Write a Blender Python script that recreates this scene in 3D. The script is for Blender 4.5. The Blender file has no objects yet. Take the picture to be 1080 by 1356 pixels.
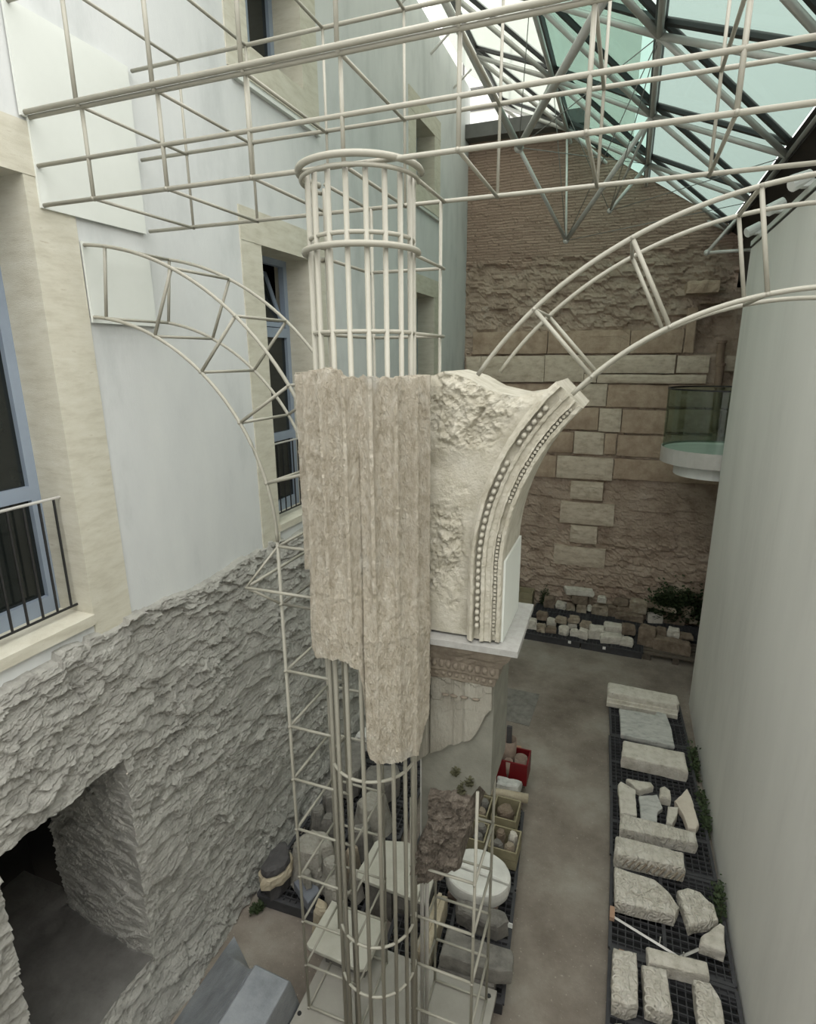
import bpy, math, random
import numpy as np
from mathutils import Matrix, Vector

# ------------------------------------------------------------------ camera, sky, exposure
scene = bpy.context.scene
COL = scene.collection
random.seed(4)

cam_data = bpy.data.cameras.new('camera')
cam = bpy.data.objects.new('camera', cam_data)
COL.objects.link(cam)
scene.camera = cam
CAM = Vector((0.0, 0.0, 6.0))
yaw, pitch, roll = (math.radians(a) for a in (-20.585, -14.994, -0.368))
fw = Vector((math.sin(yaw) * math.cos(pitch), math.cos(yaw) * math.cos(pitch), math.sin(pitch)))
r0 = Vector((math.cos(yaw), -math.sin(yaw), 0))
u0 = r0.cross(fw)
rt = math.cos(roll) * r0 + math.sin(roll) * u0
up = -math.sin(roll) * r0 + math.cos(roll) * u0
cam.matrix_world = Matrix(((rt.x, up.x, -fw.x, CAM.x), (rt.y, up.y, -fw.y, CAM.y), (rt.z, up.z, -fw.z, CAM.z), (0, 0, 0, 1)))
cam_data.sensor_fit = 'VERTICAL'
cam_data.sensor_height = 24.0
cam_data.lens = 760.9 / 1356 * 24.0
cam_data.clip_start = 0.05
cam_data.clip_end = 200

world = bpy.data.worlds.new('overcast_sky')
scene.world = world
world.use_nodes = True
bgn = world.node_tree.nodes['Background']
bgn.inputs[0].default_value = (1.0, 0.995, 0.975, 1)
# CIE overcast sky: zenith three times as bright as the horizon
SKY = 5.0
wn = world.node_tree
wtc = wn.nodes.new('ShaderNodeTexCoord')
wsp = wn.nodes.new('ShaderNodeSeparateXYZ')
wn.links.new(wtc.outputs['Generated'], wsp.inputs[0])
wmr = wn.nodes.new('ShaderNodeMapRange')
wmr.inputs['From Min'].default_value = 0.0
wmr.inputs['From Max'].default_value = 1.0
wmr.inputs['To Min'].default_value = SKY / 3
wmr.inputs['To Max'].default_value = SKY
wn.links.new(wsp.outputs['Z'], wmr.inputs['Value'])
wn.links.new(wmr.outputs[0], bgn.inputs[1])

vs = scene.view_settings
vs.view_transform = 'Standard'
vs.look = 'None'
vs.exposure = 0.0
vs.gamma = 1.0
vs.use_curve_mapping = False

# ------------------------------------------------------------------ materials
def lin(c):
    out = []
    for v in c:
        v = v / 255.0
        out.append(v / 12.92 if v <= 0.04045 else ((v + 0.055) / 1.055) ** 2.4)
    return (out[0], out[1], out[2], 1)

def mat(name, cols, scale=6.0, rough=0.85, bump=0.0, bscale=30.0, metal=0.0, stretch=(1, 1, 1), detail=6.0, speck=None, vein=None, dist=0.02):
    """cols: two or three sRGB colours mixed by noise"""
    m = bpy.data.materials.new(name)
    m.use_nodes = True
    nt = m.node_tree
    b = nt.nodes['Principled BSDF']
    b.inputs['Roughness'].default_value = rough
    b.inputs['Metallic'].default_value = metal
    tc = nt.nodes.new('ShaderNodeTexCoord')
    mp = nt.nodes.new('ShaderNodeMapping')
    mp.inputs['Scale'].default_value = stretch
    nt.links.new(tc.outputs['Object'], mp.inputs['Vector'])
    n = nt.nodes.new('ShaderNodeTexNoise')
    n.inputs['Scale'].default_value = scale
    n.inputs['Detail'].default_value = detail
    n.inputs['Roughness'].default_value = 0.65
    nt.links.new(mp.outputs[0], n.inputs['Vector'])
    cr = nt.nodes.new('ShaderNodeValToRGB')
    el = cr.color_ramp.elements
    el[0].position = 0.3
    el[1].position = 0.7
    el[0].color = lin(cols[0])
    el[1].color = lin(cols[-1])
    if len(cols) == 3:
        e = el.new(0.5)
        e.color = lin(cols[1])
    nt.links.new(n.outputs['Fac'], cr.inputs[0])
    colour = cr.outputs[0]
    if speck:
        n2 = nt.nodes.new('ShaderNodeTexNoise')
        n2.inputs['Scale'].default_value = speck[1]
        n2.inputs['Detail'].default_value = 4
        nt.links.new(mp.outputs[0], n2.inputs['Vector'])
        c2 = nt.nodes.new('ShaderNodeValToRGB')
        c2.color_ramp.elements[0].position = speck[2]
        c2.color_ramp.elements[1].position = speck[2] + 0.12
        nt.links.new(n2.outputs['Fac'], c2.inputs[0])
        mx = nt.nodes.new('ShaderNodeMix')
        mx.data_type = 'RGBA'
        nt.links.new(c2.outputs[0], mx.inputs['Factor'])
        nt.links.new(colour, mx.inputs['A'])
        mx.inputs['B'].default_value = lin(speck[0])
        colour = mx.outputs['Result']
    nt.links.new(colour, b.inputs['Base Color'])
    if bump:
        n3 = nt.nodes.new('ShaderNodeTexNoise')
        n3.inputs['Scale'].default_value = bscale
        n3.inputs['Detail'].default_value = 8
        n3.inputs['Roughness'].default_value = 0.7
        nt.links.new(mp.outputs[0], n3.inputs['Vector'])
        bp = nt.nodes.new('ShaderNodeBump')
        bp.inputs['Strength'].default_value = bump
        bp.inputs['Distance'].default_value = dist
        nt.links.new(n3.outputs['Fac'], bp.inputs['Height'])
        nt.links.new(bp.outputs[0], b.inputs['Normal'])
    return m

M = {}
M['plaster'] = mat('white_wall_plaster', [(184, 187, 185), (203, 205, 203), (209, 211, 208)], 1.6, 0.8, 0.12, 60, stretch=(1, 1, 0.4))
M['plaster_right'] = mat('right_wall_plaster', [(212, 211, 204), (224, 223, 216), (229, 228, 221)], 0.9, 0.75, 0.05, 40, stretch=(1, 1, 0.25))
M['travertine'] = mat('cream_travertine', [(184, 179, 161), (198, 194, 177), (206, 203, 188)], 4, 0.8, 0.3, 50, stretch=(1, 1, 4.0), speck=((180, 172, 152), 8, 0.66))
M['rough'] = mat('grey_rubble_render', [(146, 144, 137), (170, 168, 160), (184, 182, 174)], 7, 0.95, 0.9, 40, dist=0.03)
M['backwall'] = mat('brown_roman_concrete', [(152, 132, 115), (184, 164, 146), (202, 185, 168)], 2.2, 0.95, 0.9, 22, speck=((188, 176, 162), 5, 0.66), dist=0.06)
M['block_pale'] = mat('pale_travertine_block', [(176, 160, 140), (202, 188, 168), (214, 202, 184)], 5, 0.9, 0.5, 35, stretch=(1, 1, 2), dist=0.03)
M['block_brown'] = mat('brown_tuff_block', [(154, 133, 113), (176, 155, 134), (192, 173, 151)], 4, 0.92, 0.6, 30, dist=0.03)
M['floor'] = mat('worn_concrete_floor', [(96, 86, 76), (130, 121, 110), (156, 150, 139)], 0.9, 0.85, 0.4, 40, detail=9, speck=((166, 159, 147), 30, 0.64))
M['flute'] = mat('weathered_column_stucco', [(162, 152, 132), (190, 181, 163), (208, 202, 187)], 26, 0.95, 1.0, 60, speck=((204, 201, 190), 4.0, 0.6), stretch=(1, 1, 0.5), dist=0.03, detail=9)
M['spandrel'] = mat('pale_spandrel_stucco', [(160, 154, 136), (184, 179, 163), (196, 192, 178)], 8, 0.9, 0.6, 38, dist=0.03)
M['pier'] = mat('grey_green_pier_stucco', [(118, 114, 102), (140, 136, 124), (152, 149, 137)], 5, 0.9, 0.6, 50, stretch=(1, 1, 0.4))
M['pier_low'] = mat('smooth_grey_mortar', [(108, 107, 97), (128, 127, 116)], 6, 0.9, 0.25, 60)
M['core'] = mat('brown_brick_core', [(102, 93, 82), (132, 121, 108), (166, 156, 142)], 18, 0.95, 1.0, 45, dist=0.06)
M['slabgrey'] = mat('grey_impost_slab', [(146, 145, 140), (164, 163, 158)], 20, 0.8, 0.15, 90)
M['mould'] = mat('dark_impost_stone', [(104, 94, 82), (134, 125, 110)], 10, 0.9, 0.5, 50)
M['rod'] = mat('painted_beige_steel_rod', [(152, 149, 136), (162, 159, 146)], 3, 0.5)
M['panel'] = mat('white_wall_board', [(208, 211, 204), (215, 218, 211)], 2, 0.6)
M['frame'] = mat('blue_grey_window_frame', [(134, 146, 160), (146, 158, 172)], 3, 0.4)
M['black'] = mat('black_iron', [(22, 22, 22), (30, 30, 30)], 5, 0.5)
M['darkglass'] = mat('dark_window_glass', [(24, 28, 27), (34, 38, 36)], 2, 0.08)
M['steel'] = mat('brushed_roof_steel', [(186, 184, 178), (202, 200, 194)], 4, 0.3, metal=0.2)
M['mullion'] = mat('dark_roof_mullion', [(34, 34, 34), (46, 46, 45)], 3, 0.5)
M['cable'] = mat('steel_cable', [(120, 120, 116), (140, 140, 136)], 4, 0.4, metal=0.5)
M['darkbrown'] = mat('dark_brown_eave_wall', [(46, 38, 34), (62, 52, 46)], 2, 0.85)
M['lime'] = mat('cream_limestone', [(188, 182, 167), (213, 207, 194), (224, 219, 208)], 9, 0.9, 0.8, 40, speck=((150, 141, 126), 22, 0.66), dist=0.03)
M['boulder'] = mat('greyish_limestone', [(140, 136, 125), (166, 162, 151), (182, 178, 168)], 9, 0.92, 0.9, 30, speck=((128, 120, 108), 22, 0.66), dist=0.04)
M['limeb'] = mat('buff_rubble_stone', [(124, 110, 92), (156, 144, 126), (180, 170, 152)], 7, 0.92, 0.6, 35, dist=0.025)
M['limec'] = mat('brown_rubble_stone', [(100, 86, 72), (126, 112, 96), (146, 132, 116)], 7, 0.92, 0.6, 35, dist=0.025)
M['marble'] = mat('grey_white_marble', [(150, 151, 146), (182, 182, 176), (196, 196, 190)], 4, 0.7, 0.35, 18, stretch=(2, 5, 1))
M['whitemarble'] = mat('white_marble', [(200, 199, 192), (222, 221, 214)], 5, 0.6, 0.15, 40)
def carve(m, scale, dist):
    nt = m.node_tree; b = nt.nodes['Principled BSDF']
    tc = nt.nodes.new('ShaderNodeTexCoord')
    w = nt.nodes.new('ShaderNodeTexWave'); w.inputs['Scale'].default_value = scale
    w.inputs['Distortion'].default_value = 9.0; w.inputs['Detail'].default_value = 1.0; w.inputs['Detail Scale'].default_value = 2.2
    nt.links.new(tc.outputs['Object'], w.inputs['Vector'])
    bp = nt.nodes.new('ShaderNodeBump'); bp.inputs['Strength'].default_value = 0.9; bp.inputs['Distance'].default_value = dist
    old = b.inputs['Normal'].links[0].from_socket
    nt.links.new(w.outputs['Fac'], bp.inputs['Height']); nt.links.new(old, bp.inputs['Normal']); nt.links.new(bp.outputs[0], b.inputs['Normal'])
M['carved'] = mat('carved_limestone', [(188, 182, 167), (213, 207, 194), (224, 219, 208)], 9, 0.9, 0.8, 40, speck=((150, 141, 126), 22, 0.66), dist=0.03)
carve(M['carved'], 6.0, 0.010)
M['pink'] = mat('pinkish_limestone', [(196, 184, 168), (214, 205, 190)], 5, 0.85, 0.4, 35)
M['slabp'] = mat('pale_plaster_slab', [(176, 174, 160), (194, 192, 180)], 5, 0.85, 0.3, 50)
M['trav2'] = mat('buff_moulded_stone', [(160, 148, 124), (186, 176, 154)], 8, 0.9, 0.5, 40)
M['grey'] = mat('grey_stone', [(98, 95, 90), (122, 119, 112), (136, 133, 126)], 7, 0.92, 0.6, 40)
M['dark'] = mat('dark_grey_stone', [(64, 62, 62), (82, 80, 80)], 6, 0.9, 0.4, 40)
M['blue'] = mat('blue_grey_slate_slab', [(104, 108, 116), (122, 126, 132)], 6, 0.8, 0.2, 40)
M['plinth'] = mat('grey_beige_plinth_top', [(142, 139, 130), (160, 157, 148)], 2, 0.8, 0.1, 60)
M['plastic'] = mat('black_pallet_plastic', [(52, 52, 54), (66, 66, 68)], 8, 0.7)
M['palletwood'] = mat('grey_weathered_pallet_wood', [(78, 70, 62), (104, 95, 84)], 8, 0.9, stretch=(1, 8, 1))
M['crate'] = mat('yellow_crate_board', [(128, 120, 94), (152, 144, 116)], 6, 0.7)
M['red'] = mat('red_crate_plastic', [(96, 12, 18), (114, 18, 24)], 3, 0.5)
M['terra'] = mat('grey_terracotta', [(120, 104, 92), (146, 130, 116)], 8, 0.85, 0.3, 40)
M['rawwood'] = mat('pale_pink_wood', [(158, 124, 100), (176, 146, 122)], 8, 0.8)
M['tag'] = mat('white_tag', [(228, 228, 224), (236, 236, 232)], 3, 0.6)
M['white'] = mat('white_lamp_housing', [(226, 228, 224), (236, 238, 234)], 3, 0.5)
M['tarp'] = mat('grey_plastic_sheet', [(108, 112, 116), (132, 136, 140), (148, 152, 155)], 3, 0.35, 0.4, 8, dist=0.03)
M['leaf'] = mat('dark_green_leaf', [(34, 46, 22), (58, 74, 38)], 12, 0.7)
M['dryleaf'] = mat('dry_olive_moss', [(66, 66, 46), (92, 90, 66)], 12, 0.85)
M['pipebrown'] = mat('brown_clay_pipe', [(128, 108, 92), (150, 130, 113)], 8, 0.85)
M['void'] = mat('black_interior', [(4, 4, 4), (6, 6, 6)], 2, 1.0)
M['gutter'] = mat('grey_metal_gutter', [(82, 82, 78), (100, 100, 96)], 3, 0.5)
M['facade'] = mat('pale_neighbour_facade', [(216, 216, 208), (230, 230, 222)], 1, 0.9)

def glassmat(name, tint, gloss, diff=0.0):
    m = bpy.data.materials.new(name)
    m.use_nodes = True
    nt = m.node_tree
    nt.nodes.clear()
    out = nt.nodes.new('ShaderNodeOutputMaterial')
    tr = nt.nodes.new('ShaderNodeBsdfTransparent')
    tr.inputs[0].default_value = lin(tint)
    gl = nt.nodes.new('ShaderNodeBsdfGlossy')
    gl.inputs['Roughness'].default_value = 0.05
    mx = nt.nodes.new('ShaderNodeMixShader')
    mx.inputs[0].default_value = gloss
    nt.links.new(tr.outputs[0], mx.inputs[1])
    nt.links.new(gl.outputs[0], mx.inputs[2])
    last = mx
    if diff:
        tl = nt.nodes.new('ShaderNodeBsdfTranslucent')
        tl.inputs[0].default_value = lin((236, 240, 234))
        m2 = nt.nodes.new('ShaderNodeMixShader')
        m2.inputs[0].default_value = diff
        nt.links.new(mx.outputs[0], m2.inputs[1])
        nt.links.new(tl.outputs[0], m2.inputs[2])
        last = m2
    nt.links.new(last.outputs[0], out.inputs[0])
    return m

M['glass'] = glassmat('pale_green_roof_glass', (200, 208, 204), 0.04)
M['glassgreen'] = glassmat('green_roof_glass', (184, 201, 195), 0.05)
M['glassgrey'] = glassmat('grey_green_roof_glass', (172, 183, 179), 0.06, 0.05)
M['frost'] = glassmat('frosted_roof_glass', (196, 199, 194), 0.03, 0.22)
M['tank'] = glassmat('green_balustrade_glass', (232, 239, 234), 0.05)

def brickzone(m):
    """thin Roman brick courses on the upper part of the back wall"""
    nt = m.node_tree
    b = nt.nodes['Principled BSDF']
    tc = nt.nodes.new('ShaderNodeTexCoord')
    sp = nt.nodes.new('ShaderNodeSeparateXYZ')
    nt.links.new(tc.outputs['Object'], sp.inputs[0])
    cb = nt.nodes.new('ShaderNodeCombineXYZ')
    nt.links.new(sp.outputs['X'], cb.inputs[0])
    nt.links.new(sp.outputs['Z'], cb.inputs[1])
    br = nt.nodes.new('ShaderNodeTexBrick')
    br.inputs['Scale'].default_value = 1.0
    br.inputs['Brick Width'].default_value = 0.55
    br.inputs['Row Height'].default_value = 0.056
    br.inputs['Mortar Size'].default_value = 0.013
    br.inputs['Mortar Smooth'].default_value = 0.3
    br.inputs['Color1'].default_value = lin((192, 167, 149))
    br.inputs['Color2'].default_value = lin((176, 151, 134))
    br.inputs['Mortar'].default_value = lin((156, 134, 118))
    nd = nt.nodes.new('ShaderNodeTexNoise'); nd.inputs['Scale'].default_value = 3.0; nd.inputs['Detail'].default_value = 4
    nt.links.new(tc.outputs['Object'], nd.inputs['Vector'])
    vm = nt.nodes.new('ShaderNodeVectorMath'); vm.operation = 'MULTIPLY_ADD'
    vm.inputs[1].default_value = (0.5, 0.06, 0)
    nt.links.new(nd.outputs['Color'], vm.inputs[0]); nt.links.new(cb.outputs[0], vm.inputs[2])
    nt.links.new(vm.outputs[0], br.inputs['Vector'])
    n = nt.nodes.new('ShaderNodeTexNoise')
    n.inputs['Scale'].default_value = 2.2
    n.inputs['Detail'].default_value = 5
    nt.links.new(tc.outputs['Object'], n.inputs['Vector'])
    ad = nt.nodes.new('ShaderNodeMath'); ad.operation = 'MULTIPLY_ADD'
    ad.inputs[1].default_value = 1.2
    nt.links.new(n.outputs['Fac'], ad.inputs[0])
    nt.links.new(sp.outputs['Z'], ad.inputs[2])
    mr = nt.nodes.new('ShaderNodeMapRange')
    mr.inputs['From Min'].default_value = 8.55
    mr.inputs['From Max'].default_value = 8.75
    nt.links.new(ad.outputs[0], mr.inputs['Value'])
    old = b.inputs['Base Color'].links[0].from_socket
    mx = nt.nodes.new('ShaderNodeMix'); mx.data_type = 'RGBA'
    nt.links.new(mr.outputs[0], mx.inputs['Factor'])
    nt.links.new(old, mx.inputs['A'])
    nt.links.new(br.outputs['Color'], mx.inputs['B'])
    nt.links.new(mx.outputs['Result'], b.inputs['Base Color'])
    oldn = b.inputs['Normal'].links[0].from_socket
    mm = nt.nodes.new('ShaderNodeMath'); mm.operation = 'MULTIPLY'
    nt.links.new(mr.outputs[0], mm.inputs[0])
    inv = nt.nodes.new('ShaderNodeMath'); inv.operation = 'SUBTRACT'
    inv.inputs[0].default_value = 1.0
    nt.links.new(br.outputs['Fac'], inv.inputs[1])
    nt.links.new(inv.outputs[0], mm.inputs[1])
    bp = nt.nodes.new('ShaderNodeBump')
    bp.inputs['Strength'].default_value = 0.7
    bp.inputs['Distance'].default_value = 0.03
    nt.links.new(mm.outputs[0], bp.inputs['Height'])
    nt.links.new(oldn, bp.inputs['Normal'])
    nt.links.new(bp.outputs[0], b.inputs['Normal'])
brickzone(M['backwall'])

# ------------------------------------------------------------------ numpy noise
def h2(ix, iy, s):
    v = np.sin(ix * 127.1 + iy * 311.7 + s * 74.7) * 43758.5453
    return v - np.floor(v)

def vnoise(x, y, s=0):
    ix, iy = np.floor(x), np.floor(y)
    fx, fy = x - ix, y - iy
    fx = fx * fx * (3 - 2 * fx); fy = fy * fy * (3 - 2 * fy)
    a = h2(ix, iy, s); b = h2(ix + 1, iy, s); c = h2(ix, iy + 1, s); d = h2(ix + 1, iy + 1, s)
    return (a * (1 - fx) + b * fx) * (1 - fy) + (c * (1 - fx) + d * fx) * fy

def fbm(x, y, s=0, o=4):
    v = 0; a = 0.5
    for k in range(o):
        v = v + a * (vnoise(x, y, s + k) - 0.5)
        x, y, a = x * 2.03, y * 2.03, a * 0.5
    return v

def flake(x, y, s=0):
    """tilted Voronoi plates: sharp steps between plates"""
    ix, iy = np.floor(x), np.floor(y)
    best = np.full(np.shape(x), 9.0)
    val = np.zeros(np.shape(x))
    for dx in (-1, 0, 1):
        for dy in (-1, 0, 1):
            cx, cy = ix + dx, iy + dy
            px = cx + h2(cx, cy, s); py = cy + h2(cx, cy, s + 5)
            d = (x - px) ** 2 + (y - py) ** 2
            t = 0.7 * (h2(cx, cy, s + 9) - 0.5) + 0.7 * (x - px) * (h2(cx, cy, s + 11) - 0.5) - (y - py) * (0.25 + 0.75 * h2(cx, cy, s + 13))
            k = d < best
            best = np.where(k, d, best)
            val = np.where(k, t, val)
    return val

# ------------------------------------------------------------------ building helpers
def tag(o, label=None, cat=None, group=None, kind=None):
    if label: o['label'] = label
    if cat: o['category'] = cat
    if group: o['group'] = group
    if kind: o['kind'] = kind
    return o

def wloc(o):
    v = Vector((0, 0, 0))
    while o is not None:
        v = v + o.location
        o = o.parent
    return v

def link(name, me, material, parent=None, loc=None):
    o = bpy.data.objects.new(name, me)
    COL.objects.link(o)
    if material is not None and not me.materials:
        me.materials.append(material)
    if loc is not None: o.location = loc
    o.parent = parent
    return o

def mkobj(name, V, Fc, material, parent=None, smooth=False):
    """V in world coordinates; origin of a top-level mesh is put at its base"""
    V = np.asarray(V, dtype=float)
    if parent is None:
        org = Vector((float((V[:, 0].min() + V[:, 0].max()) / 2), float((V[:, 1].min() + V[:, 1].max()) / 2), float(V[:, 2].min())))
        loc = org
    else:
        org = wloc(parent); loc = None
    me = bpy.data.meshes.new(name)
    me.from_pydata((V - np.array(org)).tolist(), [], [list(f) for f in Fc])
    if smooth:
        me.polygons.foreach_set('use_smooth', [True] * len(me.polygons))
    me.update()
    return link(name, me, material, parent, loc)

def empty(name, loc):
    o = bpy.data.objects.new(name, None)
    COL.objects.link(o)
    o.empty_display_size = 0.2
    o.location = loc
    return o

class MB:
    def __init__(s): s.v = []; s.f = []
    def box(s, x0, x1, y0, y1, z0, z1):
        n = len(s.v)
        s.v += [(x0, y0, z0), (x1, y0, z0), (x1, y1, z0), (x0, y1, z0), (x0, y0, z1), (x1, y0, z1), (x1, y1, z1), (x0, y1, z1)]
        s.f += [[n + i for i in q] for q in ((0, 3, 2, 1), (4, 5, 6, 7), (0, 1, 5, 4), (1, 2, 6, 5), (2, 3, 7, 6), (3, 0, 4, 7))]
        return s
    def tube(s, pts, r, n=8, closed=False):
        P = [Vector(p) for p in pts]
        base = len(s.v); m = len(P)
        for i, p in enumerate(P):
            a = P[i - 1] if (i > 0 or closed) else P[i]
            b = P[(i + 1) % m] if (i < m - 1 or closed) else P[i]
            t = (b - a).normalized()
            ref = Vector((0, 0, 1)) if abs(t.z) < 0.9 else Vector((0, 1, 0))
            u = t.cross(ref).normalized(); w = t.cross(u)
            for k in range(n):
                an = 2 * math.pi * k / n
                s.v.append(tuple(p + r * (math.cos(an) * u + math.sin(an) * w)))
        rng = m if closed else m - 1
        for i in range(rng):
            for k in range(n):
                a = base + i * n; b = base + ((i + 1) % m) * n
                s.f.append([a + k, a + (k + 1) % n, b + (k + 1) % n, b + k])
        if not closed:
            s.f.append([base + k for k in range(n)][::-1])
            s.f.append([base + (m - 1) * n + k for k in range(n)])
        return s
    def prism(s, poly, axis, a, b):
        """poly in the two other axes, extruded along axis ('x','y','z') from a to b"""
        n = len(s.v); m = len(poly)
        for c in (a, b):
            for p in poly:
                s.v.append((c, p[0], p[1]) if axis == 'x' else (p[0], c, p[1]) if axis == 'y' else (p[0], p[1], c))
        s.f.append([n + i for i in range(m)][::-1]); s.f.append([n + m + i for i in range(m)])
        for i in range(m):
            j = (i + 1) % m
            s.f.append([n + i, n + j, n + m + j, n + m + i])
        return s
    def lathe(s, prof, cx, cy, n=24, a0=0.0, a1=2 * math.pi):
        base = len(s.v); full = abs(a1 - a0 - 2 * math.pi) < 1e-6
        cols = n if full else n + 1
        for i in range(cols):
            an = a0 + (a1 - a0) * i / n
            for r, z in prof: s.v.append((cx + r * math.cos(an), cy + r * math.sin(an), z))
        m = len(prof)
        for i in range(n):
            a = base + i * m; b = base + ((i + 1) % cols) * m
            for k in range(m - 1): s.f.append([a + k, b + k, b + k + 1, a + k + 1])
        return s
    def build(s, name, material, parent=None, smooth=False):
        return mkobj(name, s.v, s.f, material, parent, smooth)

def grid_faces(nu, nv, mask=None, off=0, wrap=False):
    out = []
    for i in range(nu if wrap else nu - 1):
        i2 = (i + 1) % nu
        for j in range(nv - 1):
            if mask is None or mask[i, j]:
                out.append((off + i * nv + j, off + i2 * nv + j, off + i2 * nv + j + 1, off + i * nv + j + 1))
    return out

def rod(p, q, r, parent, name='rod', m=None, n=8):
    return MB().tube([p, q], r, n).build(name, m or M['rod'], parent, smooth=True)

def stone_mesh(poly, z0, z1, seed=0, amp=0.012, nseg=30, rounding=0.12, taper=0.03):
    P = np.array(poly, float)
    d = np.linalg.norm(np.roll(P, -1, 0) - P, axis=1); cum = np.r_[0, np.cumsum(d)]
    t = np.unique(np.r_[np.linspace(0, cum[-1], nseg, endpoint=False), cum[:-1]])
    Q = []
    for v in t:
        k = min(np.searchsorted(cum, v, side='right') - 1, len(P) - 1)
        f = (v - cum[k]) / max(d[k], 1e-9)
        Q.append(P[k] + f * (np.roll(P, -1, 0)[k] - P[k]))
    Q = np.array(Q); c = Q.mean(0); n = len(Q)
    h = z1 - z0
    size = np.linalg.norm(P - c, axis=1).mean()
    e = min(rounding * h, 0.03)
    rings = [(1 - taper, z0), (1.0 - .5 * min(taper, 0), z0 + 0.35 * h), (1.0, z1 - 2 * e), (1 - 0.3 * e / size, z1 - 0.6 * e), (1 - 1.2 * e / size, z1), (0.72, z1 + 0.004), (0.4, z1 + 0.004)]
    V = []
    for k, (s, z) in enumerate(rings):
        R = c + (Q - c) * s
        a = fbm(R[:, 0] * 14 + seed, R[:, 1] * 14 + z * 17, seed) * amp * 2.5
        nx = (R - c) / np.maximum(np.linalg.norm(R - c, axis=1, keepdims=True), 1e-6)
        if k < 5: R = R + nx * a[:, None]
        dz = fbm(R[:, 0] * 9 + 3, R[:, 1] * 9 + seed, seed + 3) * amp * (1.8 if k >= 3 else (0 if k == 0 else 1))
        V += [(R[i, 0], R[i, 1], z + dz[i]) for i in range(n)]
    F = []
    for k in range(len(rings) - 1):
        for i in range(n):
            F.append([k * n + i, k * n + (i + 1) % n, (k + 1) * n + (i + 1) % n, (k + 1) * n + i])
    F.append([(len(rings) - 1) * n + i for i in range(n)])
    F.append([i for i in range(n)][::-1])
    # outward orientation
    area = sum(Q[i, 0] * Q[(i + 1) % n, 1] - Q[(i + 1) % n, 0] * Q[i, 1] for i in range(n))
    if area < 0: F = [f[::-1] for f in F]
    return V, F

def stone(name, label, poly, z0, z1, material, seed=0, cat='stone', group=None, **kw):
    V, F = stone_mesh(poly, z0, z1, seed, **kw)
    o = mkobj(name, V, F, M[material])
    return tag(o, label, cat, group)

# ================================================================== THE SETTING
XL = -3.66          # plaster face of the left wall
# --- floor
mb = MB().box(-9, 9, -14, 14.6, -0.2, 0.0)
tag(mb.build('floor', M['floor']), 'worn grey brown concrete courtyard floor', kind='structure')

# --- left wall with window openings
W = [  # y0, y1 opening, z0, z1
    ('window_1', 1.90, 2.917, 4.14, 7.13, True), ('window_2', 5.48, 6.49, 4.14, 7.13, True), ('window_3', 10.22, 11.23, 4.14, 7.13, True),
    ('window_4', 5.48, 6.50, 8.88, 9.88, False), ('window_5', 10.22, 11.22, 8.88, 9.88, False), ('window_6', 1.90, 2.917, 8.88, 9.88, False)]
SW = 0.345
holes = []
for nme, a, b, c, d, tall in W:
    holes.append((a - SW, b + SW, (c - 0.29), d + 0.31))
ys = sorted({-1.6, 13.7} | {h[0] for h in holes} | {h[1] for h in holes})
zs = sorted({3.78, 11.5} | {h[2] for h in holes} | {h[3] for h in holes})
mb = MB()
for i in range(len(ys) - 1):
    for j in range(len(zs) - 1):
        cy, cz = (ys[i] + ys[i + 1]) / 2, (zs[j] + zs[j + 1]) / 2
        if any(h[0] < cy < h[1] and h[2] < cz < h[3] for h in holes): continue
        mb.box(XL - 0.55, XL, ys[i], ys[i + 1], zs[j], zs[j + 1])
tag(mb.build('wall_left', M['plaster']), 'tall white plastered building wall with stone framed windows', kind='structure')

def box_part(name, dims, material, parent):
    return MB().box(*dims).build(name, material, parent)

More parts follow.
